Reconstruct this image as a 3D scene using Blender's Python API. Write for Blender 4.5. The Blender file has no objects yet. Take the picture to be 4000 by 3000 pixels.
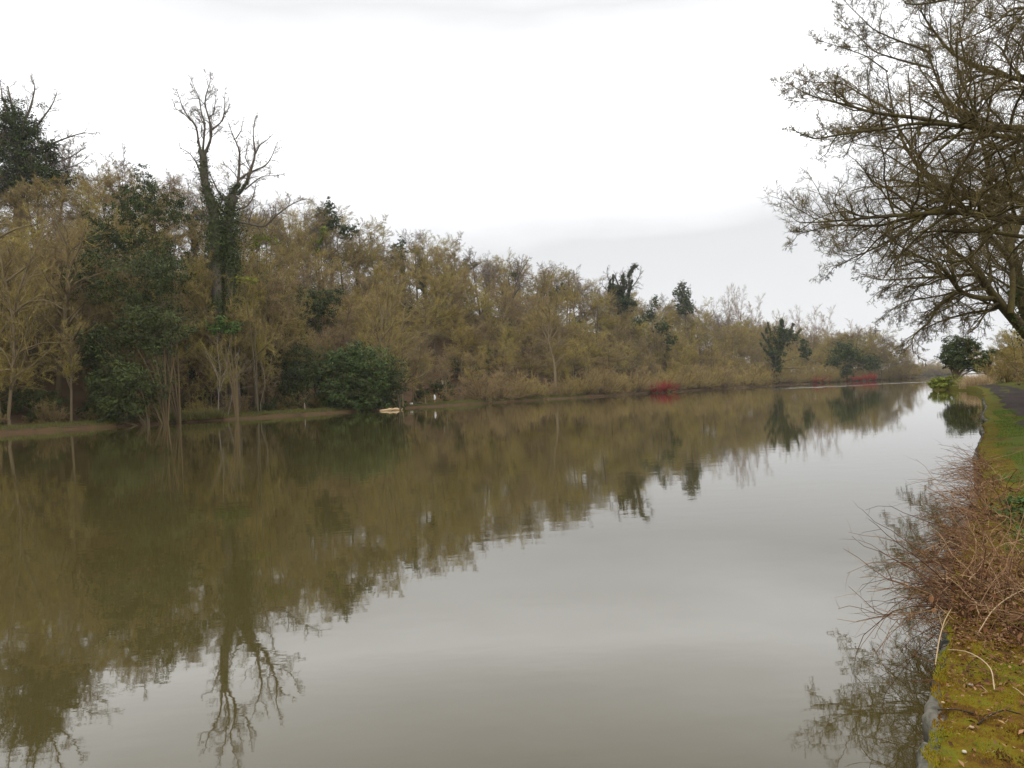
import bpy, math, random
import numpy as np
from mathutils import Vector, Matrix

rnd = random.Random(11)
rng = np.random.default_rng(11)
S = bpy.context.scene
COL = S.collection

# ------------------------------------------------------------------ camera, sky, sun, exposure
F, VH, HC, ROLL = 3000.0, 36.0, 2.0, math.radians(2.6)     # focal (4000 px frame), horizon offset, eye height over the water
cam = bpy.data.cameras.new('camera'); cam_o = bpy.data.objects.new('camera', cam); COL.objects.link(cam_o)
cam.sensor_width = 36.0; cam.lens = 36.0 * F / 4000.0; cam.clip_start = 0.05; cam.clip_end = 6000
cam_o.matrix_world = Matrix.Translation((0, 0, HC)) @ Matrix.Rotation(math.radians(90) + math.atan(VH / F), 4, 'X') @ Matrix.Rotation(-ROLL, 4, 'Z')
S.camera = cam_o

SUN_EL, SUN_AZ = math.radians(48), math.radians(200)        # high, behind the viewer; azimuth clockwise from +Y
w = bpy.data.worlds.new('World'); S.world = w; w.use_nodes = True
nt = w.node_tree; nt.nodes.clear()
N, Lk = nt.nodes.new, nt.links.new
out = N('ShaderNodeOutputWorld'); bg = N('ShaderNodeBackground'); bg.inputs['Strength'].default_value = 0.1
sky = N('ShaderNodeTexSky'); sky.sky_type = 'NISHITA'; sky.sun_disc = False
sky.sun_elevation = SUN_EL; sky.sun_rotation = SUN_AZ
tc = N('ShaderNodeTexCoord'); sep = N('ShaderNodeSeparateXYZ'); Lk(tc.outputs['Generated'], sep.inputs[0])
mp = N('ShaderNodeMapping'); mp.inputs['Scale'].default_value = (1.3, 1.3, 5.0); Lk(tc.outputs['Generated'], mp.inputs[0])
nz = N('ShaderNodeTexNoise'); nz.inputs['Scale'].default_value = 1.6; nz.inputs['Detail'].default_value = 4; Lk(mp.outputs[0], nz.inputs[0])
m1 = N('ShaderNodeMath'); m1.operation = 'MULTIPLY_ADD'; m1.inputs[1].default_value = 0.15; Lk(nz.outputs[0], m1.inputs[0])
ms = N('ShaderNodeMath'); ms.operation = 'ADD'; ms.inputs[1].default_value = -0.075; Lk(sep.outputs['Z'], ms.inputs[0])
Lk(ms.outputs[0], m1.inputs[2])
ramp = N('ShaderNodeValToRGB'); Lk(m1.outputs[0], ramp.inputs[0])
cr = ramp.color_ramp
SKY_TOP = 30.0
stops = [(0.0, 9.0), (0.08, 9.0), (0.15, 8.7), (0.19, 8.5), (0.25, 12.3), (0.305, 17.5), (0.37, 13.5), (0.45, 9.4), (0.56, 16.0), (0.8, 28.0), (1.0, 30.0)]
while len(cr.elements) < len(stops): cr.elements.new(0.5)
for e, (p, v) in zip(cr.elements, stops):
    e.position = p; e.color = (v / SKY_TOP,) * 3 + (1,)
vm = N('ShaderNodeVectorMath'); vm.operation = 'MULTIPLY'; Lk(ramp.outputs[0], vm.inputs[0]); vm.inputs[1].default_value = (SKY_TOP * 0.995, SKY_TOP, SKY_TOP * 1.01)
mx = N('ShaderNodeMix'); mx.data_type = 'RGBA'; mx.inputs[0].default_value = 0.05
Lk(vm.outputs[0], mx.inputs[6]); Lk(sky.outputs[0], mx.inputs[7]); Lk(mx.outputs[2], bg.inputs['Color']); Lk(bg.outputs[0], out.inputs['Surface'])

sl = bpy.data.lights.new('sun', 'SUN'); sl.energy = 0.8; sl.angle = math.radians(25); sl.color = (1, 0.97, 0.92)
so = bpy.data.objects.new('sun', sl); COL.objects.link(so)
sd = Vector((math.sin(SUN_AZ) * math.cos(SUN_EL), math.cos(SUN_AZ) * math.cos(SUN_EL), math.sin(SUN_EL)))
so.rotation_euler = sd.to_track_quat('Z', 'Y').to_euler(); so.location = (0, -30, 60)

S.view_settings.view_transform = 'Standard'; S.view_settings.look = 'None'
S.view_settings.exposure = 0.0; S.view_settings.gamma = 1.0; S.view_settings.use_curve_mapping = False
S.cycles.max_bounces = 5; S.cycles.diffuse_bounces = 2; S.cycles.glossy_bounces = 2; S.cycles.volume_bounces = 0
S.cycles.use_denoising = True

# ------------------------------------------------------------------ helpers
def uv(x, y):
    c, s = math.cos(ROLL), math.sin(ROLL)
    return (x - 2000) * c - (y - 1500) * s, (x - 2000) * s + (y - 1500) * c
def P(x, y, D):
    """world point seen at photo pixel (x, y) at forward distance D"""
    u, v = uv(x, y)
    return np.array([u * D / F, D, HC - (v - VH) * D / F])
def norm(a):
    return a / np.maximum(np.linalg.norm(a, axis=-1, keepdims=True), 1e-9)
def ss(x, a, b):
    t = np.clip((np.asarray(x, float) - a) / (b - a), 0, 1); return t * t * (3 - 2 * t)

_NT = rng.normal(size=(64, 64))
def vnoise(x, y):
    x = np.asarray(x, float); y = np.asarray(y, float)
    xi = np.floor(x).astype(int); yi = np.floor(y).astype(int); fx = x - xi; fy = y - yi
    fx = fx * fx * (3 - 2 * fx); fy = fy * fy * (3 - 2 * fy)
    g = lambda a, b: _NT[a % 64, b % 64]
    return (g(xi, yi) * (1 - fx) + g(xi + 1, yi) * fx) * (1 - fy) + (g(xi, yi + 1) * (1 - fx) + g(xi + 1, yi + 1) * fx) * fy

class MB:
    """collects vertices, faces and a per-vertex tint; builds ONE mesh"""
    def __init__(s): s.V = []; s.F = []; s.T = []; s.n = 0
    def add(s, V, Fc, tint=1.0):
        V = np.asarray(V, np.float32).reshape(-1, 3); Fc = np.asarray(Fc, np.int64)
        s.V.append(V); s.F.append(Fc + s.n)
        t = np.empty(len(V), np.float32); t[:] = tint; s.T.append(t); s.n += len(V)
    def mesh(s, name, smooth=False):
        me = bpy.data.meshes.new(name)
        V = np.concatenate(s.V); me.vertices.add(len(V)); me.vertices.foreach_set('co', V.ravel())
        lv = np.concatenate([f.ravel() for f in s.F]); cnt = np.concatenate([np.full(len(f), f.shape[1]) for f in s.F])
        me.loops.add(len(lv)); me.loops.foreach_set('vertex_index', lv.astype(np.int32))
        st = np.concatenate([[0], np.cumsum(cnt)[:-1]])
        me.polygons.add(len(cnt)); me.polygons.foreach_set('loop_start', st.astype(np.int32))
        me.polygons.foreach_set('loop_total', cnt.astype(np.int32))
        if smooth: me.polygons.foreach_set('use_smooth', np.ones(len(cnt), bool))
        a = me.attributes.new('tint', 'FLOAT', 'POINT'); a.data.foreach_set('value', np.concatenate(s.T))
        me.update(calc_edges=True); return me

def link(name, me, mat, parent=None):
    o = bpy.data.objects.new(name, me); COL.objects.link(o)
    if mat and not me.materials: me.materials.append(mat)
    if parent is not None: o.parent = parent
    return o
def tag(o, label=None, cat=None, group=None, kind=None):
    if label: o['label'] = label
    if cat: o['category'] = cat
    if group: o['group'] = group
    if kind: o['kind'] = kind
    return o
def thing(name, label, cat, loc=(0, 0, 0), group=None):
    o = bpy.data.objects.new(name, None); COL.objects.link(o); o.location = tuple(float(v) for v in loc)
    return tag(o, label, cat, group)

def tubes(mb, Pt, R, sides=5, tint=1.0, tip=False):
    """Pt (m,k,3), R (m,k) -> tapered tubes"""
    m, k, _ = Pt.shape
    if m == 0: return
    T = np.empty_like(Pt); T[:, 1:-1] = Pt[:, 2:] - Pt[:, :-2]; T[:, 0] = Pt[:, 1] - Pt[:, 0]; T[:, -1] = Pt[:, -1] - Pt[:, -2]
    T = norm(T)
    ref = np.where(np.abs(norm((Pt[:, -1] - Pt[:, 0]))[:, 2:3]) > .9, np.array([[1., 0, 0]]), np.array([[0, 0, 1.]]))[:, None, :]
    A = norm(np.cross(T, np.broadcast_to(ref, T.shape))); B = np.cross(T, A)
    an = np.arange(sides) * 2 * math.pi / sides
    V = Pt[:, :, None, :] + R[:, :, None, None] * (A[:, :, None, :] * np.cos(an)[None, None, :, None] + B[:, :, None, :] * np.sin(an)[None, None, :, None])
    idx = np.arange(m * k * sides).reshape(m, k, sides); nx = np.roll(idx, -1, axis=2)
    q = np.stack([idx[:, :-1], nx[:, :-1], nx[:, 1:], idx[:, 1:]], -1).reshape(-1, 4)
    tt = tint if np.isscalar(tint) else np.repeat(np.asarray(tint), k * sides)
    mb.add(V.reshape(-1, 3), q, tt)
def cones(mb, Pt, R, tint=1.0):
    """twigs: (m,k,3), bent 3-sided spike closing in a point"""
    m, k, _ = Pt.shape
    if m == 0: return
    d = norm(Pt[:, -1] - Pt[:, 0]); a = norm(np.cross(d, norm(rng.normal(size=d.shape)))); b = np.cross(d, a)
    V = []
    for j in range(k - 1):
        for an in (0, 2.094, 4.189):
            V.append(Pt[:, j] + R[:, j:j + 1] * (a * math.cos(an) + b * math.sin(an)))
    V.append(Pt[:, -1]); V = np.stack(V, 1); nv = V.shape[1]
    base = (np.arange(m) * nv)[:, None]
    tt = tint if np.isscalar(tint) else np.repeat(np.asarray(tint), nv)
    qs = [[3 * j + i, 3 * j + (i + 1) % 3, 3 * j + 3 + (i + 1) % 3, 3 * j + 3 + i] for j in range(k - 2) for i in range(3)]
    l = 3 * (k - 2); ts = [[l + i, l + (i + 1) % 3, nv - 1] for i in range(3)]
    mb.V.append(V.reshape(-1, 3).astype(np.float32))
    t = np.empty(m * nv, np.float32); t[:] = tt; mb.T.append(t)
    if qs: mb.F.append((base[:, :, None] + np.array(qs)[None]).reshape(-1, 4) + mb.n)
    mb.F.append((base[:, :, None] + np.array(ts)[None]).reshape(-1, 3) + mb.n)
    mb.n += m * nv
def resample(pts, k):
    pts = np.asarray(pts, float)
    # Catmull-like smoothing through dense linear + average
    d = np.concatenate([[0], np.cumsum(np.linalg.norm(np.diff(pts, axis=0), axis=1))])
    q = np.linspace(0, d[-1], k)
    return np.stack([np.interp(q, d, pts[:, i]) for i in range(3)], 1)
def poly(base, d, L, r0, r1, wig, trop, k):
    n = len(base); Pt = np.empty((n, k, 3)); Pt[:, 0] = base; cur = norm(d)
    for j in range(1, k):
        cur = norm(cur + wig * rng.normal(size=(n, 3)) + np.array([0, 0, 1.]) * trop)
        Pt[:, j] = Pt[:, j - 1] + cur * (np.asarray(L) / (k - 1))[:, None]
    s = np.linspace(0, 1, k)[None]
    return Pt, np.asarray(r0)[:, None] * (1 - s) + np.asarray(r1)[:, None] * s if not np.isscalar(r1) else np.asarray(r0)[:, None] * (1 - s) + r1 * s
def grow(par, nch, lo, hi, ang, lr, rr=0.6, wig=.15, up=.0, trop=.0, k=4, rmin=.008, taper=.5, angv=10, cap=None, Lbase=None):
    Pt, R = par; m, kk, _ = Pt.shape
    idx = np.repeat(np.arange(m), nch); n = len(idx)
    st = (np.tile(np.arange(nch), m) + rng.random(n)) / nch
    f = lo + (hi - lo) * st
    seg = np.minimum(f * (kk - 1), kk - 1.001); i = seg.astype(int); a = (seg - i)[:, None]
    base = Pt[idx, i] * (1 - a) + Pt[idx, i + 1] * a; tan = norm(Pt[idx, i + 1] - Pt[idx, i])
    plen = np.linalg.norm(np.diff(Pt, axis=1), axis=2).sum(1)[idx] if Lbase is None else np.full(n, Lbase)
    rad = R[idx, i] * (1 - a[:, 0]) + R[idx, i + 1] * a[:, 0]
    pr = rng.normal(size=(n, 3)); pr = norm(pr - (pr * tan).sum(1, keepdims=True) * tan)
    an = np.radians(ang + angv * rng.normal(size=n))[:, None]
    d = tan * np.cos(an) + pr * np.sin(an); d[:, 2] += up
    L = plen * lr * (1 - taper * f) * rng.uniform(.6, 1.25, n)
    if cap: L = np.minimum(L, cap)
    r0 = np.maximum(np.minimum(np.minimum(rad * .85, rad * rr), L * .022), rmin)
    return poly(base, d, L, r0, r0 * .35, wig, trop, k)

# ------------------------------------------------------------------ materials
def mat(name, stops, rough=.85, mode='random', noise=None, spec=.04, tint_amt=1.0, bump=None, sheen=False, nmix=.35):
    """colour ramp picked per object and shifted by each piece's tint"""
    m = bpy.data.materials.new(name); m.use_nodes = True; nt = m.node_tree; N = nt.nodes.new; Lk = nt.links.new
    b = nt.nodes['Principled BSDF']; b.inputs['Roughness'].default_value = rough; b.inputs['Specular IOR Level'].default_value = spec
    rp = N('ShaderNodeValToRGB'); e = rp.color_ramp.elements
    while len(e) < len(stops): e.new(.5)
    for k, c in enumerate(stops):
        e[k].position = k / max(1, len(stops) - 1); e[k].color = (*c, 1)
    at = N('ShaderNodeAttribute'); at.attribute_name = 'tint'
    if mode == 'random':
        oi = N('ShaderNodeObjectInfo'); src = oi.outputs['Random']
        if noise:
            tcn = N('ShaderNodeTexCoord'); nn = N('ShaderNodeTexNoise'); nn.inputs['Scale'].default_value = noise; nn.inputs['Detail'].default_value = 3
            Lk(tcn.outputs['Object'], nn.inputs[0])
            ad = N('ShaderNodeMath'); ad.operation = 'MULTIPLY_ADD'; ad.inputs[1].default_value = nmix * 2
            sb = N('ShaderNodeMath'); sb.operation = 'SUBTRACT'; sb.inputs[1].default_value = nmix; Lk(src, sb.inputs[0])
            Lk(nn.outputs[0], ad.inputs[0]); Lk(sb.outputs[0], ad.inputs[2]); src = ad.outputs[0]
        Lk(src, rp.inputs[0])
    elif mode == 'noise':
        tcn = N('ShaderNodeTexCoord'); nn = N('ShaderNodeTexNoise'); nn.inputs['Scale'].default_value = noise; nn.inputs['Detail'].default_value = 6
        nn.inputs['Roughness'].default_value = .65
        Lk(tcn.outputs['Object'], nn.inputs[0]); mr = N('ShaderNodeMapRange'); mr.inputs[1].default_value = .3; mr.inputs[2].default_value = .7
        Lk(nn.outputs[0], mr.inputs[0]); Lk(mr.outputs[0], rp.inputs[0])
    elif mode == 'tint':
        Lk(at.outputs['Fac'], rp.inputs[0])
    if mode == 'tint': Lk(rp.outputs[0], b.inputs['Base Color'])
    else:
        mu = N('ShaderNodeVectorMath'); mu.operation = 'SCALE'; Lk(rp.outputs[0], mu.inputs[0]); Lk(at.outputs['Fac'], mu.inputs[3]); Lk(mu.outputs[0], b.inputs['Base Color'])
    if bump:
        tcn = N('ShaderNodeTexCoord'); nn = N('ShaderNodeTexNoise'); nn.inputs['Scale'].default_value = bump[0]; nn.inputs['Detail'].default_value = 5
        Lk(tcn.outputs['Object'], nn.inputs[0]); bn = N('ShaderNodeBump'); bn.inputs['Distance'].default_value = bump[1]; bn.inputs['Strength'].default_value = .8
        Lk(nn.outputs[0], bn.inputs['Height']); Lk(bn.outputs[0], b.inputs['Normal'])
    return m

M = {}
M['twig'] = mat('twigs', [(.30, .235, .066), (.18, .135, .068), (.29, .222, .060), (.215, .155, .082), (.305, .245, .064), (.165, .122, .07), (.26, .20, .066), (.23, .165, .09), (.29, .22, .07)], noise=.12, nmix=.3)
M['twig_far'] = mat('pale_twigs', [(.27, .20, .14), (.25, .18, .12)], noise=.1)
M['bark'] = mat('bark', [(.11, .085, .048), (.14, .10, .05), (.085, .07, .045)], noise=.8, bump=(6, .03))
M['bark_pale'] = mat('pale_bark', [(.20, .152, .088), (.16, .122, .07)], noise=.8, bump=(6, .02))
M['bark_sky'] = mat('grey_bark', [(.10, .085, .065), (.12, .10, .075)], noise=.8)
M['twig_sky'] = mat('grey_brown_twigs', [(.16, .125, .095), (.18, .14, .10)], noise=.2)
M['near_bark'] = mat('lichen_bark', [(.045, .037, .024), (.11, .09, .032), (.07, .055, .035), (.13, .105, .035)], noise=2.2, mode='noise', bump=(14, .012))
M['near_twig'] = mat('lichen_twigs', [(.085, .064, .036), (.17, .13, .052), (.11, .085, .045), (.20, .155, .06)], noise=1.1, mode='noise')
M['pale_limb'] = mat('pale_limb_bark', [(.30, .26, .18), (.24, .19, .12)], noise=3, mode='noise')
M['ivy'] = mat('ivy_leaves', [(.034, .048, .012), (.05, .066, .015), (.032, .044, .013)], rough=.6, spec=.1)
M['holly'] = mat('evergreen_leaves', [(.038, .05, .012), (.05, .062, .014)], rough=.65, spec=.15)
M['laurel'] = mat('laurel_leaves', [(.058, .084, .018), (.052, .074, .018)], rough=.65, spec=.15)
M['lime'] = mat('yellow_green_leaves', [(.16, .17, .022), (.12, .16, .025)], rough=.6)
M['green'] = mat('fresh_green_leaves', [(.062, .10, .022), (.055, .09, .022)], rough=.6)
M['red'] = mat('red_stems', [(.34, .058, .042), (.28, .058, .042)], rough=.6)
M['scrub'] = mat('scrub_twigs', [(.26, .185, .08), (.28, .215, .065), (.235, .165, .08)], noise=.2)
M['litter'] = mat('leaf_litter', [(.07, .04, .022), (.11, .065, .035), (.08, .06, .025)], noise=.6, mode='noise', rough=.95, bump=(3, .1))

# ------------------------------------------------------------------ left bank frame (s along the water's edge, q inland)
LBP = np.array([(-113, 3.6), (-85.8, 45.8), (-58.9, 88), (-31.8, 130), (-20.8, 152), (-.8, 179), (40, 240), (113.7, 339), (176, 414), (235, 488), (300, 580), (420, 800), (560, 1060)])
_d = np.concatenate([[0], np.cumsum(np.linalg.norm(np.diff(LBP, axis=0), axis=1))])
_sd = np.arange(0, _d[-1], 2.0)
_bx = np.interp(_sd, _d, LBP[:, 0]); _by = np.interp(_sd, _d, LBP[:, 1])
ker = np.ones(9) / 9
_bxs = np.convolve(np.pad(_bx, 4, mode='edge'), ker, 'valid'); _bys = np.convolve(np.pad(_by, 4, mode='edge'), ker, 'valid')
_bxs[:5] = _bx[:5]; _bys[:5] = _by[:5]; _bxs[-5:] = _bx[-5:]; _bys[-5:] = _by[-5:]
_tx = np.gradient(_bxs); _ty = np.gradient(_bys); k31 = np.ones(31) / 31
_tx = np.convolve(np.pad(_tx, 15, mode='edge'), k31, 'valid'); _ty = np.convolve(np.pad(_ty, 15, mode='edge'), k31, 'valid')
_tn = np.hypot(_tx, _ty); _tx /= _tn; _ty /= _tn
S0 = _d[2]                                                  # s = 0 where the bank leaves the left edge of the photograph
def LB(s, q):
    a = np.asarray(s, float) + S0; q = np.asarray(q, float)
    return (np.interp(a, _sd, _bxs) - q * np.interp(a, _sd, _ty), np.interp(a, _sd, _bys) + q * np.interp(a, _sd, _tx))
def LBinv(X, Y):
    X = np.atleast_1d(X); Y = np.atleast_1d(Y)
    d2 = (X[:, None] - _bxs) ** 2 + (Y[:, None] - _bys) ** 2; i = d2.argmin(1)
    q = -(X - _bxs[i]) * _ty[i] + (Y - _bys[i]) * _tx[i]
    return _sd[i] - S0, q
def crest(s): return np.interp(s, [-120, 0, 40, 140, 230, 330, 430, 520, 700], [40, 38, 34, 31, 28, 23, 11, 4, 1.5])
def GL(s, q):
    h = .42 + .3 * ss(q, .2, 3) + crest(s) * ss(q, 6, 64) + .25 * vnoise(np.asarray(s) * .12, np.asarray(q) * .12 + 9) * ss(q, 5, 14) * 2
    return np.where(np.asarray(q) < .35, np.interp(q, [-3, -.25, .0, .35], [-1.6, -.4, .22, .42]) + .07 * vnoise(np.asarray(s) * .9, np.asarray(q) + 4), h)
def ground_left(X, Y):
    s, q = LBinv(X, Y); return float(GL(s, q)[0])
def s_at_px(x, y):
    """bank coordinate s whose water's edge lies at photo column x (near row y)"""
    u, _ = uv(x, y); r = _bxs / np.maximum(_bys, 1) * F
    return float(np.interp(u, r, _sd - S0))
def bank_px(x, y, q=1.0):
    """ground point q metres inland of the water's edge, seen at photo column x"""
    s = s_at_px(x, y)
    for _ in range(12):
        X, Y = LB(s, q); u, _v = uv(x, y); s += (u / F * Y - X) * .9
    X, Y = LB(s, q); return np.array([float(X), float(Y), float(GL(np.array([s]), np.array([q]))[0])])

def grid(mb, X, Y, Z, tint=1.0):
    a, b = X.shape; idx = np.arange(a * b).reshape(a, b)
    mb.add(np.stack([X, Y, Z], -1).reshape(-1, 3), np.stack([idx[:-1, :-1], idx[1:, :-1], idx[1:, 1:], idx[:-1, 1:]], -1).reshape(-1, 4), tint)

qv = np.array([-3, -.25, 0, .15, .35, .7, 1.3, 2.2, 3.5, 5, 7, 9.5, 12, 15, 19, 23, 28, 33, 38, 43, 48, 53, 58, 64, 70, 80, 95, 120, 160, 220])
sv = np.concatenate([np.arange(-86, 220, 1.5), np.arange(220, 1000, 5)])
Sg, Qg = np.meshgrid(sv, qv, indexing='ij'); Xg, Yg = LB(Sg, Qg)
mb = MB(); grid(mb, Xg, Yg, GL(Sg, Qg)); 
M['hill'] = mat('hill_ground', [(.05, .032, .018), (.085, .052, .028), (.06, .05, .02)], noise=.25, mode='noise', rough=1, spec=.05, bump=(1.2, .15))
tag(link('hillside', mb.mesh('hillside', True), M['hill']), kind='structure')

# ------------------------------------------------------------------ right bank frame (t along the wall, p to the right)
TH = math.radians(32.3); DX, DY = math.sin(TH), math.cos(TH)
def cofs(t):
    t = np.asarray(t, float)
    return -np.minimum(t / 79.0, 1.45) ** 2 * 1.0 - 5.5 * np.exp(-((t - 124) / 20.0) ** 2) + .05 * vnoise(t * .35, t * 0 + 3) * ss(t, 3, 12)
def RB(t, p):
    t = np.asarray(t, float); pp = np.asarray(p, float) + cofs(t) * np.exp(-np.maximum(np.asarray(p, float), 0) / 40)
    return t * DX + pp * DY, t * DY - pp * DX
WP = -.33                                                    # outer edge of the wall
def GR(t, p):
    t = np.asarray(t, float); p = np.asarray(p, float)
    return .50 + .025 * vnoise(t * 1.6, p * 1.6) * ss(p, -.3, .1) + .05 * vnoise(t * .4, p * .4 + 7) * ss(p, 0, 1.5) + .35 * ss(p, 2.6, 6) + .02 * vnoise(t * 5, p * 5) * ss(p, -.32, -.1) + .011 * vnoise(t * 6, p * 10 + 30) * ss(p, -.33, -.26) * (1 - ss(t, 9, 14))

# ------------------------------------------------------------------ water
wm = bpy.data.materials.new('river_water'); wm.use_nodes = True; nt = wm.node_tree; N = nt.nodes.new; Lk = nt.links.new
b = nt.nodes['Principled BSDF']; b.inputs['Base Color'].default_value = (.047, .037, .012, 1); b.inputs['Roughness'].default_value = .02; b.inputs['IOR'].default_value = 1.75
tcn = N('ShaderNodeTexCoord')
def wn(scale, st, detail):
    mpn = N('ShaderNodeMapping'); mpn.inputs['Scale'].default_value = st; mpn.inputs['Rotation'].default_value = (0, 0, -math.radians(8)); Lk(tcn.outputs['Object'], mpn.inputs[0])
    n_ = N('ShaderNodeTexNoise'); n_.inputs['Scale'].default_value = scale; n_.inputs['Detail'].default_value = detail; Lk(mpn.outputs[0], n_.inputs[0]); return n_
na = wn(1.1, (1, 1.6, 1), 2.0); nb = wn(5.0, (1, 1.8, 1), 2.0)
# patches where a light breeze roughens the surface a little more
nc = wn(.02, (1, 3.0, 1), 3.0); mrc = N('ShaderNodeMapRange'); mrc.inputs[1].default_value = .45; mrc.inputs[2].default_value = .7; mrc.inputs[3].default_value = .35; mrc.inputs[4].default_value = 1.0; Lk(nc.outputs[0], mrc.inputs[0])
mm = N('ShaderNodeMath'); mm.operation = 'MULTIPLY_ADD'; mm.inputs[1].default_value = .22; Lk(nb.outputs[0], mm.inputs[0]); Lk(na.outputs[0], mm.inputs[2])
bn = N('ShaderNodeBump'); bn.inputs['Distance'].default_value = .0032; Lk(mm.outputs[0], bn.inputs['Height']); Lk(mrc.outputs[0], bn.inputs['Strength'])
Lk(bn.outputs[0], b.inputs['Normal'])
mb = MB(); gx = np.array([-900, -200, 0, 200, 900, 2500.]); gy = np.array([-60, 0, 100, 400, 1200, 3500.])
A, B = np.meshgrid(gx, gy, indexing='ij'); grid(mb, A, B, A * 0)
tag(link('river_water', mb.mesh('river_water'), wm), kind='structure')
mb = MB(); grid(mb, A, B, A * 0 - 1.7)
tag(link('river_bed', mb.mesh('river_bed'), M['hill']), kind='structure')

# two bands of wind ripples far out on the river
wr = wm.copy(); wr.name = 'rippled_water'
for n_ in wr.node_tree.nodes:
    if n_.type == 'BUMP': n_.inputs['Distance'].default_value = .16
    if n_.type == 'BSDF_PRINCIPLED': n_.inputs['Roughness'].default_value = .2
mb = MB()
for (xa, xb, y, wv_) in ((66, 90, 196, 13), (92, 112, 204, 9), (76, 84, 214, 7), (124, 138, 300, 12)):
    n = 24; k = np.linspace(0, 1, n); hw = wv_ * np.sin(math.pi * k) ** .6 * (1 + .5 * vnoise(k * 14, k * 0 + y)) / 2; xx = xa + (xb - xa) * k; yy = y + (xx - xa) * .03
    grid(mb, np.stack([xx, xx], 1), np.stack([yy - hw, yy + hw], 1), np.full((n, 2), .004))
tag(link('wind_ripples', mb.mesh('wind_ripples'), wr), kind='stuff')

# ------------------------------------------------------------------ right bank ground and path
tv = np.concatenate([np.arange(-6, 16, .12), np.arange(16, 60, .22), np.arange(60, 200, 2), np.arange(200, 1300, 20)])
pv = np.concatenate([np.arange(WP + .03, .6, .045), np.arange(.6, 4, .2), np.array([4.5, 5.5, 7, 9, 12, 17, 25, 40, 70, 120, 300])])
def edge(t): return .028 * np.maximum(vnoise(np.asarray(t) * 2.6, np.asarray(t) * 0 + 17), -1) + .02 * vnoise(np.asarray(t) * 9, np.asarray(t) * 0 + 27)
Tg, Pg = np.meshgrid(tv, pv, indexing='ij'); Pg = Pg + (edge(Tg) - .012) * np.exp(-(Pg - WP) / .09) * (1 - ss(Tg, 30, 40)); Xg, Yg = RB(Tg, Pg); Zg = GR(Tg, Pg)
Zg[:, 0] -= .22 + 1.0 * ss(Tg[:, 0], 52, 60)
gm = bpy.data.materials.new('bank_turf'); gm.use_nodes = True; nt = gm.node_tree; N = nt.nodes.new; Lk = nt.links.new
b = nt.nodes['Principled BSDF']; b.inputs['Roughness'].default_value = .95; b.inputs['Specular IOR Level'].default_value = .02
tcn = N('ShaderNodeTexCoord')
def nz_(sc, d=5):
    n_ = N('ShaderNodeTexNoise'); n_.inputs['Scale'].default_value = sc; n_.inputs['Detail'].default_value = d; n_.inputs['Roughness'].default_value = .65; Lk(tcn.outputs['Object'], n_.inputs[0]); return n_
def rp_(src, st):
    r_ = N('ShaderNodeValToRGB'); e = r_.color_ramp.elements
    while len(e) < len(st): e.new(.5)
    for k, (p_, c) in enumerate(st): e[k].position = p_; e[k].color = (*c, 1)
    Lk(src, r_.inputs[0]); return r_
moss = rp_(nz_(7).outputs[0], [(.30, (.045, .028, .012)), (.42, (.085, .045, .01)), (.52, (.115, .083, .009)), (.62, (.10, .098, .011)), (.75, (.09, .065, .02))])
turf = rp_(nz_(2.6).outputs[0], [(.34, (.06, .038, .018)), (.46, (.07, .06, .016)), (.55, (.05, .068, .014)), (.64, (.062, .08, .018)), (.74, (.08, .058, .022))])
at = N('ShaderNodeAttribute'); at.attribute_name = 'tint'
mix = N('ShaderNodeMix'); mix.data_type = 'RGBA'; Lk(at.outputs['Fac'], mix.inputs[0]); Lk(moss.outputs[0], mix.inputs[6]); Lk(turf.outputs[0], mix.inputs[7]); Lk(mix.outputs[2], b.inputs['Base Color'])
bn = N('ShaderNodeBump'); bn.inputs['Distance'].default_value = .02; Lk(nz_(40, 3).outputs[0], bn.inputs['Height']); Lk(bn.outputs[0], b.inputs['Normal'])
zone = ss(Pg + .12 * vnoise(Tg * 1.1, Pg * 2), .0, .4) * ss(Tg, 4, 12) + ss(Pg, .35, .9) * (1 - ss(Tg, 4, 12))
zone = zone + .7 * ss(Tg, 7, 20)
mb = MB(); grid(mb, Xg, Yg, Zg, np.clip(zone, 0, 1).ravel())
tag(link('river_bank', mb.mesh('river_bank', True), gm), kind='structure')
def path_l(t): return .62 - .25 * ss(t, 20, 60)
ptv = np.concatenate([np.arange(-6, 60, .5), np.arange(60, 400, 3)]); pk = np.linspace(0, 1, 9)
Tg, Kg = np.meshgrid(ptv, pk, indexing='ij'); Pp = path_l(Tg) + Kg * 1.9 + .12 * vnoise(Tg * .8, Kg * 0 + 2) * (Kg < .5) + .1 * vnoise(Tg * .8, Kg * 0 + 12) * (Kg >= .5)
Xg, Yg = RB(Tg, Pp); M['path'] = mat('muddy_path', [(.018, .014, .012), (.034, .026, .023), (.024, .018, .015)], noise=1.5, mode='noise', rough=1.0, spec=.05, bump=(8, .03))
mb = MB(); grid(mb, Xg, Yg, GR(Tg, Pp) + .05 - .05 * np.sin(Kg * math.pi) * 0.3 - .03 * ((Kg < .01) | (Kg > .99)))
tag(link('towpath', mb.mesh('towpath', True), M['path']), kind='structure')

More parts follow.
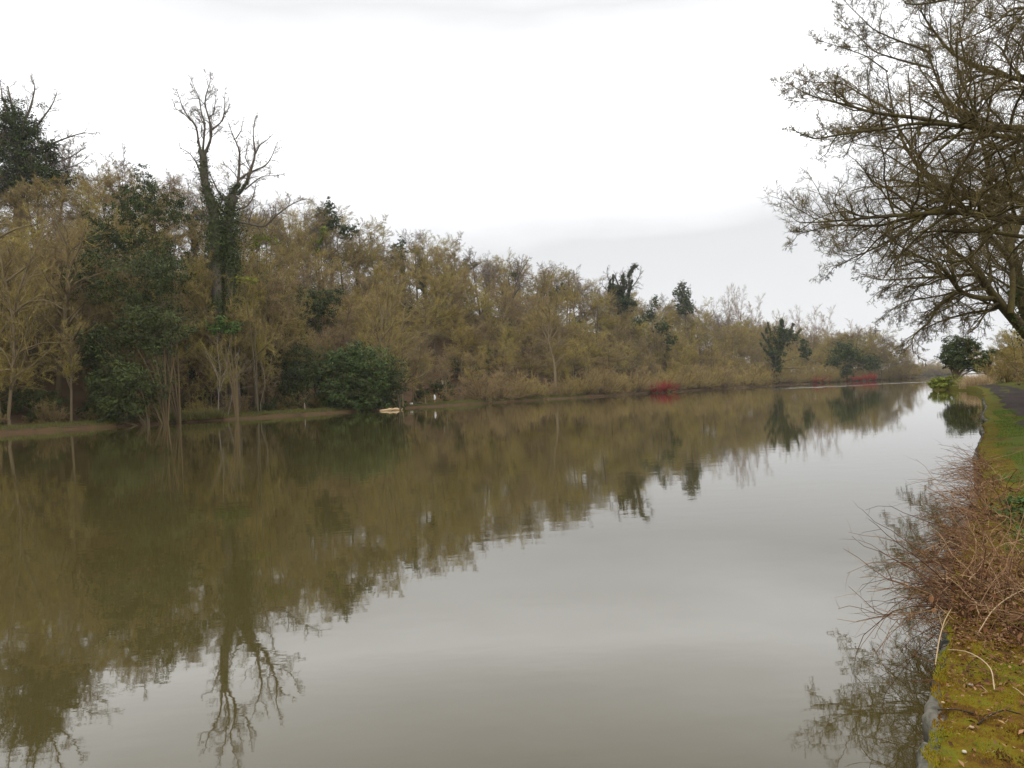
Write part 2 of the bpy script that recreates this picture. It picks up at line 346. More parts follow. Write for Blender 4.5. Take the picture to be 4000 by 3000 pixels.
# river wall: rough coping stones on a footing
M['stone'] = mat('grey_stone', [(.022, .021, .017), (.075, .07, .055), (.14, .13, .105), (.04, .04, .027), (.095, .09, .07)], noise=14, nmix=.6, rough=.9, bump=(30, .01))
rw = thing('river_wall', 'low broken stone river wall edging the mossy bank on the near side', 'wall', (0, 0, 0))
ws = np.arange(-6, 56, .5); mb = MB()
for (p0, z0, z1) in ((WP + .07, -1.6, .27),):
    X0, Y0 = RB(ws, ws * 0 + p0); X1, Y1 = RB(ws, ws * 0 + p0 + .3)
    V = np.concatenate([np.stack([X0, Y0, X0 * 0 + z0], 1), np.stack([X0, Y0, X0 * 0 + z1], 1), np.stack([X1, Y1, X0 * 0 + z1], 1)]); n = len(ws); i = np.arange(n - 1)
    mb.add(V, np.concatenate([np.stack([i, i + 1, n + i + 1, n + i], 1), np.stack([n + i, n + i + 1, 2 * n + i + 1, 2 * n + i], 1)]))
M['footing'] = mat('wet_stone', [(.05, .05, .05), (.08, .078, .07)], noise=4, mode='noise', rough=.7)
link('footing', mb.mesh('footing'), M['footing'], rw)
def stone(t0, L, far=False):
    mb = MB(); k = 13; ts = np.linspace(t0, t0 + L, k)
    jag = np.cumsum(rng.normal(0, .013, k)) + rng.normal(0, .009, k); jag = np.clip(jag - jag.mean(), -.025, .04)
    if rng.random() < .3: jag[4:9] += .045
    sec = [(WP - .008, .26), (WP - .012, .40), (WP + .012, .44), (WP + .17, .43), (WP + .17, .26)]
    V = []
    for j, t in enumerate(ts):
        e = .012 if j in (0, k - 1) else 0
        for c, (p, z) in enumerate(sec):
            dp = jag[j] if c < 3 else 0
            x, y = RB(t, p + dp + (e if c < 3 else 0)); V.append((float(x), float(y), z - e * (c in (2, 3)) + rng.normal(0, .012)))
    idx = np.arange(k * 5).reshape(k, 5); nx = np.roll(idx, -1, 1)
    mb.add(V, np.stack([idx[:-1], nx[:-1], nx[1:], idx[1:]], -1).reshape(-1, 4)); mb.add(V[:5], [[4, 3, 2, 1, 0]]); mb.add(V[-5:], [[0, 1, 2, 3, 4]])
    link('coping_stone', mb.mesh('coping_stone'), M['stone'], rw)
t = 0.8
while t < 54:
    L = rng.uniform(.45, .95) * (1 if t < 30 else 1.7); stone(t, L - rng.uniform(.02, .08)); t += L

# ------------------------------------------------------------------ tree builders
def near_skip(n): return n
def build_tree(name, parts, label, cat, loc=(0, 0, 0), group=None):
    root = thing(name, label, cat, loc, group)
    for pn, me, m_ in parts: link(pn, me, m_, root)
    return root
PROTO = {}
def bare_parts(seed, H=15., cr_=5.5, bole=.28, ang=50, n=(18, 7, 7, 10), flat=.0, k_t=9, lean=0., r=None, up=.12, tw=.02, trop=.03, taper=.35):
    global rng
    keep = rng; rng = np.random.default_rng(seed)
    r = r or H * .014
    tr = poly(np.zeros((1, 3)) - [[0, 0, .4]], np.array([[lean, 0, 1.]]), np.array([H * .82]), np.array([r]), .05, .05, .06, k_t)
    l1 = grow(tr, n[0], bole, 1., ang, 1, .55, .12, up, trop * 2, 6, .03, taper, 12, Lbase=cr_ * 1.15)
    l2 = grow(l1, n[1], .2, 1., 42, .52, .6, .15, up * .6, trop, 4, .022, .4)
    l3 = grow(l2, n[2], .15, 1., 42, .58, .65, .2, up * .5, trop, 3, tw * 1.25, .4)
    l4 = grow(l3, n[3], .1, 1., 50, .62, .8, .2, up * .4, trop, 2, tw, .3, 16)
    mt = MB(); tubes(mt, *tr, 7); tubes(mt, *l1, 5)
    mc = MB(); tubes(mc, *l2, 3, rng.uniform(.8, 1.1, len(l2[0]))); cones(mc, *l3, rng.uniform(.75, 1.15, len(l3[0]))); cones(mc, *l4, rng.uniform(.6, 1.35, len(l4[0])))
    a, b = mt.mesh('trunk', True), mc.mesh('crown'); rng = keep
    return a, b
def leaf_quads(mb, C, Nn, size, tint):
    n = len(C); a = norm(np.cross(Nn, norm(rng.normal(size=(n, 3))))); b_ = np.cross(Nn, a); sz = np.asarray(size)[:, None] if not np.isscalar(size) else size
    V = np.stack([C - a * sz, C - b_ * sz * .55 + Nn * sz * .18, C + a * sz, C + b_ * sz * .55 + Nn * sz * .18], 1)
    i = np.arange(n)[:, None] * 4
    mb.add(V.reshape(-1, 3), np.concatenate([i + np.array([[0, 1, 2]]), i + np.array([[0, 2, 3]])]), np.repeat(tint, 4) if not np.isscalar(tint) else tint)
def leaf_blobs(mb, blobs, per_m2=14, size=.17, clump=.3, up=.35):
    """blobs: (cx,cy,cz, rx,ry,rz): leaves gathered in many small clumps over and inside each lump"""
    for (cx, cy, cz, rx, ry, rz) in blobs:
        c = np.array([cx, cy, cz]); R = np.array([rx, ry, rz]); mr = R.mean()
        nc = int(max(14, 26 * (mr / 1.6) ** 1.5)); d = norm(rng.normal(size=(nc, 3)) + [0, 0, .15]); rad = 1 - .5 * rng.random((nc, 1)) ** 1.4 + .2 * rng.normal(size=(nc, 1))
        cc = c + d * rad * R; cs = mr * clump * rng.uniform(.45, 1.5, nc)
        area = 12.6 * mr * mr; npc = max(10, int(area * per_m2 * 1.5 / nc))
        ci = np.repeat(np.arange(nc), npc); dd = norm(rng.normal(size=(len(ci), 3))); rr = rng.random((len(ci), 1)) ** .45
        pos = cc[ci] + dd * rr * cs[ci][:, None] * [1.15, 1.15, .75]
        nn = norm(dd * .6 + d[ci] * .6 + rng.normal(size=dd.shape) * .55 + [0, 0, up])
        leaf_quads(mb, pos, nn, size * rng.uniform(.6, 1.35, len(ci)), (rng.uniform(.7, 1.3, nc)[ci] * rng.uniform(.75, 1.25, len(ci))))
def ivy_along(mb, Pt, rad, dens=26, size=.15):
    """ivy sleeve round a limb; Pt (k,3), rad (k,)"""
    L = np.linalg.norm(np.diff(Pt, axis=0), axis=1).sum(); n = int(L * dens * max(1, rad.mean() * 5))
    f = rng.random(n) * (len(Pt) - 1.001); i = f.astype(int); a = (f - i)[:, None]
    keep_ = vnoise(f * 3.1 + 7, rng.random(n) * 1.5 + f) > -.75; f, i, a = f[keep_], i[keep_], a[keep_]; n = len(f)
    c = Pt[i] * (1 - a) + Pt[i + 1] * a; r = rad[i] * (1 - a[:, 0]) + rad[i + 1] * a[:, 0]
    d0 = rng.random() * 50; lump = .82 + .42 * vnoise(f * 2.3, np.full(n, d0)) + .25 * vnoise(f * 6, np.full(n, d0 + 9)) + .25 * rng.exponential(.5, n) * (rng.random(n) < .3); d = norm(rng.normal(size=(n, 3)))
    pos = c + d * (r * lump * rng.uniform(.55, 1.1, n))[:, None]
    leaf_quads(mb, pos, norm(d + rng.normal(size=d.shape) * .5 + [0, 0, .3]), size * rng.uniform(.6, 1.4, n), rng.uniform(.65, 1.35, n))

# prototypes for the wooded hill
for k in range(6): PROTO['dome', k] = bare_parts(100 + k, H=15 + k % 3, cr_=6.0 + .4 * (k % 2), bole=.2 + .05 * (k % 3), ang=58 + 4 * (k % 3), up=.03, n=(22, 7, 7, 15), tw=.0155, trop=.012, taper=.28)
for k in range(3): PROTO['slender', k] = bare_parts(130 + k, H=17, cr_=4.4, bole=.36, ang=40, up=.25, n=(18, 6, 6, 9))
for k in range(3): PROTO['crest', k] = bare_parts(150 + k, H=16, cr_=5.2, bole=.45, ang=42, up=.22, n=(16, 6, 6, 7), tw=.018)
def scrub_parts(seed, H=5.5, W=4.0, n=(30, 6, 6, 7), tw=.019, up=.1):
    global rng
    keep = rng; rng = np.random.default_rng(seed); m = n[0]
    az = rng.random(m) * 6.283; el = rng.uniform(.25, 1.5, m); base = np.stack([np.cos(az) * rng.uniform(0, W * .25, m), np.sin(az) * rng.uniform(0, W * .25, m), np.full(m, -.2)], 1)
    d = np.stack([np.cos(az) * np.cos(el), np.sin(az) * np.cos(el), np.sin(el)], 1); L = np.hypot(W * np.cos(el), H * np.sin(el)) * rng.uniform(.75, 1.05, m)
    st = poly(base, d, L, np.full(m, .045), .02, .1, -.02, 6)
    l2 = grow(st, n[1], .15, 1, 40, .42, .6, .2, up, .02, 4, .016, .4); l3 = grow(l2, n[2], .1, 1, 40, .55, .7, .2, up, .02, 3, tw * 1.2, .4); l4 = grow(l3, n[3], .1, 1, 38, .65, .8, .2, up, .02, 2, tw, .3)
    mt = MB(); tubes(mt, *st, 4); mc = MB(); tubes(mc, *l2, 3); cones(mc, *l3, rng.uniform(.75, 1.15, len(l3[0]))); cones(mc, *l4, rng.uniform(.7, 1.25, len(l4[0])))
    a, b = mt.mesh('stems', True), mc.mesh('twigs'); rng = keep; return a, b
for k in range(4): PROTO['scrub', k] = scrub_parts(170 + k)
def bush_parts(seed, H=5., W=3.2, per=13, size=.17, nb=9):
    global rng
    keep = rng; rng = np.random.default_rng(seed); bl = []
    for j in range(nb):
        a = rng.random() * 6.283; r_ = rng.random() ** .6 * W * .62; z = rng.uniform(.12, .8) * H * (1 - .3 * r_ / W)
        rr = W * rng.uniform(.28, .46); bl.append((math.cos(a) * r_, math.sin(a) * r_, z, rr, rr, rr * .8))
    mc = MB(); leaf_blobs(mc, bl, per, size)
    mt = MB(); tubes(mt, *poly(np.zeros((5, 3)) - [[0, 0, .3]], norm(rng.normal(size=(5, 3)) * .35 + [0, 0, 1.]), np.full(5, H * .75), np.full(5, .12), .03, .1, .05, 5), 5)
    a, b = mt.mesh('trunk', True), mc.mesh('foliage'); rng = keep; return a, b
for k in range(4): PROTO['bush', k] = bush_parts(190 + k, 5 + k * .6, 3.0 + .2 * k)
def ivyclad_parts(seed, H=15, cr_=4.2):
    global rng
    keep = rng; rng = np.random.default_rng(seed)
    tr = poly(np.zeros((1, 3)) - [[0, 0, .4]], np.array([[.05, 0, 1.]]), np.array([H * .8]), np.array([.3]), .06, .06, .05, 9)
    l1 = grow(tr, 9, .35, 1, 40, 1, .6, .12, .2, .06, 6, .05, .4, Lbase=cr_ * 1.2)
    l2 = grow(l1, 6, .3, 1, 42, .5, .6, .15, .1, .03, 4, .025, .4); l3 = grow(l2, 6, .15, 1, 42, .55, .65, .2, .05, .02, 3, .016, .4); l4 = grow(l3, 9, .1, 1, 40, .7, .8, .2, .05, .02, 2, .018, .3)
    mt = MB(); tubes(mt, *tr, 6); tubes(mt, *l1, 4); mc = MB(); tubes(mc, *l2, 3); cones(mc, *l3); cones(mc, *l4, rng.uniform(.7, 1.2, len(l4[0])))
    mi = MB(); ivy_along(mi, tr[0][0], np.linspace(.9, .45, 9), 42, .17)
    for j in range(len(l1[0])):
        if rng.random() < .75: ivy_along(mi, l1[0][j][:4], np.linspace(.55, .3, 4), 30, .15)
    for j in range(3):
        z = rng.uniform(.4, .85) * H; leaf_blobs(mi, [(rng.normal(0, .8), rng.normal(0, .8), z, rng.uniform(.9, 1.5), rng.uniform(.9, 1.5), rng.uniform(.9, 1.6))], 14, .16)
    r_ = mt.mesh('trunk', True), mi.mesh('ivy'), mc.mesh('crown'); rng = keep; return r_
for k in range(4): PROTO['ivyclad', k] = ivyclad_parts(210 + k, 13 + k, 4.2)

def place(kind, k, loc, rz, sc, label, cat, group, name, mats=None):
    pr = PROTO[kind, k]; root = thing(name, label, cat, loc, group)
    root.rotation_euler = (0, 0, rz); root.scale = (sc[0], sc[0], sc[1])
    if kind == 'ivyclad': ps = (('trunk', pr[0], M['bark']), ('ivy', pr[1], M['ivy']), ('crown', pr[2], M['twig']))
    elif kind == 'scrub': ps = (('stems', pr[0], M['bark']), ('twigs', pr[1], M['scrub']))
    elif kind == 'bush': ps = (('trunk', pr[0], M['bark']), ('foliage', pr[1], M['holly']))
    elif kind == 'crest': ps = (('trunk', pr[0], M['bark_sky']), ('crown', pr[1], M['twig_sky']))
    elif kind == 'slender': ps = (('trunk', pr[0], M['bark_pale']), ('crown', pr[1], M['twig']))
    else: ps = (('trunk', pr[0], M['bark']), ('crown', pr[1], M['twig']))
    for i, (pn, me, m_) in enumerate(ps):
        o = link(pn, me, None, root)
        mm = (mats or {}).get(pn, m_)
        if not me.materials: me.materials.append(mm)
        o.material_slots[0].link = 'OBJECT'; o.material_slots[0].material = mm
    return root

# ------------------------------------------------------------------ the wooded hillside across the river
Z_LAB = {
 'dome': ('bare_tree', 'bare olive-brown tree in the woods across the river', 'tree', 'bare trees on the wooded hillside'),
 'slender': ('slender_tree', 'slender bare tree with a pale trunk among the riverside woods', 'tree', 'slender pale-trunked trees in the woods'),
 'crest': ('crest_tree', 'bare grey tree standing against the sky on the hill crest', 'tree', 'bare trees along the hill crest'),
 'ivyclad': ('ivy_clad_tree', 'ivy-covered tree among the bare trees of the hillside', 'tree', 'ivy-clad trees on the hillside'),
 'bush': ('evergreen_bush', 'dark evergreen bush in the undergrowth of the hillside', 'bush', 'evergreen bushes on the hillside'),
 'scrub': ('bare_shrub', 'brown leafless shrub along the foot of the far bank', 'shrub', 'leafless shrubs along the far bank')}
def put_wood(kind, s, q, size):
    X, Y = LB(s, q); z = float(GL(np.array([s]), np.array([q]))[0]); u = X / max(Y, 1) * F
    if u < -2350 or u > 1640: return
    nm, lb, ct, gr = Z_LAB[kind]
    px = 2000 + u
    along = ('left of the tall bare trees' if px < 720 else 'between tall bare trees and laurel' if px < 1500 else 'between laurel and red dogwood' if px < 2500 else 'beyond the larger dogwood')
    if kind != 'crest':
        up_ = 'low in the woods' if q < 17 else ('on the mid slope' if q < 37 else 'on the upper slope')
        what = {'dome': 'bare olive-brown tree', 'slender': 'slender pale-trunked bare tree', 'ivyclad': 'ivy-covered tree', 'bush': 'dark evergreen bush', 'scrub': 'brown leafless shrub'}[kind]
    else: up_, what = 'on the hill skyline', 'bare grey tree'
    lb = what + ' ' + up_ + ', ' + along; gr = nm.replace('_', ' ') + 's ' + up_ + ', ' + along
    k = rnd.randrange(len([1 for a in PROTO if a[0] == kind])); g = size * rnd.uniform(.85, 1.15) * (.72 if px < 330 and q > 15 and kind != 'crest' else 1)
    place(kind, k, (float(X), float(Y), z), rnd.uniform(0, 6.28), (g * rnd.uniform(.9, 1.15), g), lb, ct, gr, nm)
rows = [(7.0, .8), (12, 1.0), (21, 1.22), (32, 1.32), (43, 1.36), (54, 1.4), (63, 1.4)]
for ri, (q0, size) in enumerate(rows):
    s = -34 + ri * 1.7
    while s < 500:
        step = (7.4 if s < 120 else (9.0 if s < 260 else 12.5)) * (1.0 if ri < 2 else 1.12)
        s += step * rnd.uniform(.75, 1.25)
        q = q0 + rnd.uniform(-2.6, 2.6); r_ = rnd.random()
        if ri >= 5: kind = 'crest' if r_ < .5 else ('dome' if r_ < .93 else 'ivyclad')
        elif ri == 0: kind = 'slender' if r_ < .42 else ('dome' if r_ < .78 else ('bush' if r_ < .93 and s < 200 else 'scrub'))
        elif ri == 1: kind = 'slender' if r_ < .3 else ('dome' if r_ < .75 else ('ivyclad' if r_ < .9 else 'bush'))
        else: kind = 'dome' if r_ < .72 else ('ivyclad' if r_ < .88 else 'bush')
        sz = size
        if s > 330: sz = size * (1.0 + .25 * min(1, (s - 330) / 100))
        put_wood(kind, s, q, sz)
s = 95
while s < 470:                                              # leafless scrub hanging over the water's edge further along
    s += (6 if s < 250 else 9) * rnd.uniform(.7, 1.3)
    put_wood('scrub', s, rnd.uniform(1.0, 3.2), rnd.uniform(.8, 1.35) * (1 if s < 200 else 1.25))
for s in np.arange(-25, 95, 6.5):                           # thin scrub under the trees nearer by
    put_wood('scrub', s + rnd.uniform(-2, 2), rnd.uniform(4.5, 8), rnd.uniform(.45, .7))
    put_wood('bush', s + rnd.uniform(-3, 3), rnd.uniform(6, 9), rnd.uniform(.3, .62))

# ------------------------------------------------------------------ trees grown along limbs
def limb_tree(name, label, limbs, D, mats, lv, sides=6, ivy=None, blobs=None, loc=None, twig_r=.008, smooth_k=14, jit=.25, group=None, up=.05, wob=.02, leaf=.16, per=14, ivy_mat=None, cap=None, hang=0., ground=True, lo=.12, fine=1, wr=.62, trim=0):
    """limbs: list of (pixel polyline [(x,y,dD)], r0, r1). lv: list of (n per metre or count, angle, length ratio, k)"""
    base = P(*limbs[0][0][0][:2], D + (limbs[0][0][0][2] if len(limbs[0][0][0]) > 2 else 0)) if loc is None else np.asarray(loc, float)
    root = thing(name, label, 'tree', base, group)
    mt = MB(); mc = MB(); mi = MB(); firsts = []
    if ground:
        gz = ground_left(base[0], base[1]) - base[2] - .3
        if gz < -.2 and ivy and ivy[0][1] > 1: ivy_along(mi, np.array([[0, 0, gz * .7], [0, 0, gz * .4], [0, 0, .3]]), np.array([.5, .85, 1.]) * ivy[0][1], 60, leaf)
        if gz < -.2: tubes(mt, np.array([[[0, 0, gz], [0, 0, gz * .5], [0, 0, .02]]]), np.array([[limbs[0][1] * 1.3, limbs[0][1] * 1.1, limbs[0][1]]]), sides)
    for li, (pl, r0, r1) in enumerate(limbs):
        pts = np.array([P(a[0], a[1], D + (a[2] if len(a) > 2 else 0)) for a in pl]) - base
        pt = resample(pts, smooth_k + trim)[:smooth_k]; L = np.linalg.norm(np.diff(pt, axis=0), axis=1).sum()
        w_ = np.cumsum(rng.normal(0, wob * L / smooth_k, (smooth_k, 3)), 0); w_ -= np.linspace(0, 1, smooth_k)[:, None] * w_[-1]; pt += w_
        sm = pt.copy(); sm[1:-1] = (pt[:-2] + 2 * pt[1:-1] + pt[2:]) / 4; pt = sm
        R = np.linspace(r0, r1, smooth_k); tubes(mt, pt[None], R[None], sides); firsts.append((pt[None], R[None], L))
    for (pt, R, L) in firsts:
        cur = (pt, R)
        for j, (nn, ang, lr, k, rmin) in enumerate(lv):
            cnt = max(2, int(nn * L)) if j == 0 else nn
            cur = grow(cur, cnt, lo if j == 0 else .15, 1., ang, lr, wr, .19 + .03 * j, up, hang, k, rmin, .7 if j == 0 else .45, 14, cap=(cap[j] if cap else None))
            if j == 0 and not ground:                           # branches far outside the view are left out
                q_ = cur[0][:, 0] + base; ok = (q_[:, 0] / np.maximum(q_[:, 1], .5) * F < 2380) & ((q_[:, 2] - HC) / np.maximum(q_[:, 1], .5) * F < 2100) & (q_[:, 2] > np.where(q_[:, 0] / np.maximum(q_[:, 1], .5) * F > 1720, 4.3, 2.8)); cur = (cur[0][ok], cur[1][ok])
            tn = rng.uniform(.75, 1.25, len(cur[0]))
            if j == 0: tubes(mt, *cur, 4, tn)
            elif j < len(lv) - fine: tubes(mc, *cur, 3, tn)
            else: cones(mc, *cur, tn)
    link('trunk', mt.mesh('trunk', True), mats[0], root); link('crown', mc.mesh('crown'), mats[1], root)
    if ivy:
        for (pl, w0, w1) in ivy:
            pts = np.array([P(a[0], a[1], D + (a[2] if len(a) > 2 else 0)) for a in pl]) - base
            ivy_along(mi, resample(pts, 10), np.linspace(w0, w1, 10) * np.linspace(1, .75, 10), 48 if leaf > .1 else 60, leaf)
    if blobs:
        for (x, y, rx, ry) in blobs:
            c = P(x, y, D) - base; a = rx * D / F; bz = ry * D / F; leaf_blobs(mi, [(*c, a, (a + bz) / 2, bz)], per, leaf)
    if mi.n: link('ivy', mi.mesh('ivy'), ivy_mat or M['ivy'], root)
    return root
def z1(l): return [(600 + a / 2.2117, 250 + b_ / 2.2117) for a, b_ in l]

SKY = (M['bark_sky'], M['twig_sky'])
LV_SKY = [(1.5, 44, .32, 5, .03), (7, 44, .5, 4, .022), (8, 42, .62, 2, .018)]
DT = 122
limb_tree('tall_skeletal_tree', 'tallest bare skeletal tree against the sky with ivy up its trunk', [
    ([(838, 960), (830, 802), (812, 770), (799, 725), (790, 666), (790, 612), (785, 585)], .75, .55),
    (z1([(400, 760), (370, 650), (355, 520), (310, 480), (240, 380), (200, 250), (180, 200)]), 0.204, 0.035),
    (z1([(310, 480), (250, 420), (170, 370), (150, 290)]), 0.109, 0.028),
    (z1([(415, 760), (425, 620), (440, 500), (400, 430), (390, 280), (340, 210), (315, 120)]), 0.204, 0.035),
    (z1([(435, 760), (480, 660), (495, 560), (460, 450), (425, 340), (425, 290), (465, 180), (490, 100), (470, 55)]), 0.231, 0.028),
    (z1([(495, 555), (580, 490), (600, 400), (605, 200)]), 0.136, 0.028), (z1([(460, 450), (510, 420), (525, 280), (530, 220)]), 0.102, 0.021),
    (z1([(580, 490), (620, 400), (660, 320)]), 0.068, 0.021), (z1([(395, 920), (350, 830), (300, 760), (210, 710), (205, 690)]), 0.136, 0.042),
    (z1([(440, 500), (390, 490), (340, 440), (320, 380)]), 0.082, 0.021)],
    DT, SKY, LV_SKY, ivy=[([(838, 960), (830, 802), (799, 725)], 2.0, 1.35), ([(799, 725), (790, 666), (788, 590)], 1.3, .9), (z1([(400, 760), (370, 650)]), 0.340, 0.210), (z1([(440, 760), (480, 660)]), 0.340, 0.210)], leaf=.17)
limb_tree('tall_forked_tree', 'tall wide-forked bare tree with thick ivy at its base and a long sideways limb', [
    ([(885, 990), (889, 883), (894, 815), (912, 761)], .95, .7),
    (z1([(690, 1130), (720, 1050), (730, 930), (740, 740), (690, 640), (640, 520), (625, 460)]), 0.286, 0.035),
    (z1([(700, 640), (750, 560), (765, 450)]), 0.109, 0.028),
    (z1([(720, 1120), (800, 1020), (830, 900), (870, 780), (850, 650), (850, 550), (870, 440)]), 0.306, 0.035),
    (z1([(870, 770), (910, 690), (980, 640), (1020, 600)]), 0.136, 0.035), (z1([(720, 1000), (800, 940), (900, 900), (970, 870), (1020, 780), (1060, 660)]), 0.204, 0.035),
    (z1([(780, 1080), (850, 1020), (930, 960), (1030, 960), (1120, 940)]), 0.136, 0.028), (z1([(720, 1250), (800, 1230), (850, 1160), (880, 1010)]), 0.163, 0.042),
    (z1([(700, 1350), (830, 1380), (900, 1390), (955, 1415), (1020, 1330), (1100, 1270), (1160, 1220), (1250, 1170), (1320, 1160)]), 0.231, 0.056),
    (z1([(600, 1170), (540, 1080), (500, 990), (450, 900)]), 0.170, 0.056), (z1([(1160, 1220), (1170, 1150), (1130, 1090)]), 0.068, 0.021), (z1([(830, 900), (780, 800), (820, 640)]), 0.102, 0.028)],
    DT + 2, SKY, LV_SKY, ivy=[([(882, 1010), (889, 883), (892, 800)], 3.4, 2.8), ([(880, 800), (905, 740), (925, 720)], 2.0, .9), (z1([(720, 1120), (800, 1020), (830, 900)]), 0.544, 0.280), (z1([(590, 1170), (560, 1100)]), 0.612, 0.350)], leaf=.17)
# ivy-covered beech with bare crown at the left edge of the hill
limb_tree('ivy_smothered_tree', 'huge ivy-smothered tree with bare outer twigs on the hilltop at far left', [
    ([(60, 900), (70, 700), (60, 540), (40, 420), (20, 330)], .8, .1), ([(80, 640), (170, 570), (240, 540), (330, 510), (360, 520)], .3, .05), ([(70, 560), (150, 470), (200, 400), (215, 350)], .3, .05),
    ([(60, 520), (110, 420), (130, 330), (110, 300)], .3, .05), ([(90, 700), (190, 640), (270, 610), (330, 570)], .26, .05), ([(90, 720), (230, 660), (300, 640), (345, 600)], .2, .04), ([(0, 560), (-60, 420), (-90, 320)], .3, .06), ([(40, 480), (0, 380), (-10, 310)], .2, .05)],
    142, SKY, LV_SKY, blobs=[(40, 470, 90, 80), (90, 520, 70, 90), (30, 600, 110, 100), (130, 610, 60, 80), (190, 590, 40, 50), (160, 690, 80, 70), (60, 720, 120, 90), (-60, 560, 90, 130), (210, 700, 35, 60)], per=12, leaf=.2)

# evergreen masses and ivy trees in the wood
def ever(name, label, D, blobs, m_, per=13, leaf=.145, trunk=None, cat='bush', twigs=None, yb=None):
    x0, y0 = (trunk[0] if trunk else (blobs[-1][0], blobs[-1][1] + blobs[-1][3]))
    base = P(x0, y0, D); gz = ground_left(base[0], base[1]) if base[0] < 30 or D > 130 else base[2]; base[2] = min(base[2], gz) if yb is None else yb
    root = thing(name, label, cat, base); mc = MB(); mt = MB()
    for (x, y, rx, ry) in blobs:
        c = P(x, y, D + rng.uniform(-1.5, 1.5)) - base; a = rx * D / F; bz = ry * D / F; leaf_blobs(mc, [(*c, a, (a + bz) / 2, bz)], per, leaf)
        e = np.array([c * .02, c * .5 * [.6, .6, 1], c]); tubes(mt, resample(e, 6)[None], np.linspace(.16, .04, 6)[None], 5)
    link('trunk', mt.mesh('trunk', True), M['bark'], root); link('foliage', mc.mesh('foliage'), m_, root)
    return root
ever('ivy_tower_tree', 'tall evergreen ivy-hung tree rising in green steps left of the two tall bare trees', 112, [(555, 690, 38, 50), (585, 760, 60, 60), (545, 790, 70, 60), (480, 760, 45, 40), (500, 830, 80, 50), (690, 790, 55, 40), (680, 840, 60, 40), (600, 850, 90, 50), (400, 890, 70, 60), (440, 960, 80, 60), (370, 950, 60, 50), (520, 940, 80, 60), (640, 980, 70, 60)], M['ivy'], 12, cat='tree')
ever('spreading_yew', 'broad blackish evergreen tree halfway up the slope', 106, [(600, 1040, 110, 70), (510, 1070, 110, 70), (360, 1030, 80, 60), (330, 1110, 90, 70), (430, 1140, 90, 60), (620, 1130, 100, 60), (560, 1180, 110, 60), (680, 1060, 60, 60)], M['holly'], 12, cat='tree')
ever('grey_evergreen', 'grey-green evergreen spreading above the big holly', 103, [(560, 1230, 110, 50), (640, 1250, 110, 55), (700, 1290, 70, 45), (500, 1290, 100, 50), (360, 1320, 90, 60), (420, 1370, 100, 60), (330, 1390, 60, 50), (560, 1330, 120, 60), (640, 1350, 100, 50)], M['holly'], 11, cat='tree')
ever('big_holly', 'large dark holly drooping to the water beside the muddy beach', 101, [(470, 1460, 110, 70), (400, 1500, 80, 60), (540, 1480, 100, 70), (440, 1570, 100, 60), (510, 1590, 70, 50), (400, 1620, 70, 40), (450, 1640, 60, 30), (580, 1560, 70, 50)], M['holly'], 14, cat='tree')
ever('low_laurel', 'low black-green bush behind the muddy beach at far left', 100, [(120, 1560, 100, 50), (200, 1590, 80, 40), (60, 1570, 60, 50), (160, 1620, 80, 25)], M['holly'], 12)
ever('bright_laurel', 'big mid-green laurel hanging over the water with a pale log below', 137, [(1390, 1385, 110, 45), (1300, 1410, 80, 45), (1450, 1430, 100, 50), (1350, 1450, 120, 50), (1260, 1460, 50, 40), (1480, 1500, 70, 50), (1390, 1520, 110, 55), (1350, 1570, 80, 40), (1440, 1575, 90, 30), (1300, 1540, 60, 60)], M['laurel'], 13, .19)
ever('grey_laurel', 'grey-leaved bush leaning right off the big laurel', 139, [(1530, 1430, 50, 40), (1540, 1480, 55, 45), (1500, 1520, 60, 45), (1560, 1510, 30, 30)], M['holly'], 12)
ever('low_rhododendron', 'low bright green rhododendron at the right foot of the laurel', 141, [(1535, 1560, 45, 28), (1500, 1575, 40, 22), (1560, 1580, 25, 18)], M['laurel'], 16, .16)
ever('dark_laurel', 'tall dark laurel on the bank left of the big mid-green laurel', 133, [(1130, 1380, 90, 50), (1080, 1430, 70, 60), (1190, 1400, 60, 50), (1150, 1470, 90, 60), (1090, 1510, 60, 60), (1200, 1500, 60, 60), (1140, 1560, 70, 40)], M['holly'], 13)
ever('fresh_green_shrub', 'fresh green rounded treetop above the white birch stems', 108, [(860, 1262, 45, 25), (890, 1280, 50, 28), (840, 1290, 40, 25), (915, 1290, 30, 20)], M['green'], 14, .16)
ever('small_holly', 'small round green holly on the bank beside the thin pale sapling', 131, [(1010, 1580, 24, 22), (1020, 1600, 22, 16)], M['laurel'], 16, .15)
ever('hillside_yew', 'dark ivy-hung evergreen in the wood right of the forked tree', 150, [(1060, 1110, 50, 50), (1080, 1180, 60, 60), (1040, 1230, 50, 60), (1200, 1180, 70, 60), (1250, 1230, 60, 60), (1190, 1260, 60, 50), (1300, 1160, 50, 40)], M['holly'], 11, .19, cat='tree')
ever('yellow_green_ivy', 'yellow-green ivy clump right of the forked tree trunk', 128, [(1010, 930, 40, 25), (1060, 945, 35, 22), (1000, 960, 35, 22)], M['lime'], 9, .14)
ever('yellow_catkin_shrub', 'small yellow flowering shrub below the forked tree', 120, [(950, 1090, 35, 12), (985, 1095, 25, 12)], M['lime'], 12, .14)
ever('yellow_ivy_strand', 'narrow strand of yellow-green ivy on the upper slope', 190, [(1262, 905, 16, 30), (1245, 950, 18, 28), (1240, 975, 14, 15)], M['lime'], 9, .2)
ever('crest_ivy_tree', 'dark pointed ivy-clad tree on the crest right of the forked tree', 205, [(1280, 800, 22, 30), (1270, 840, 32, 30), (1300, 850, 24, 35), (1245, 830, 10, 20), (1290, 880, 40, 30)], M['ivy'], 8, .25, cat='tree')
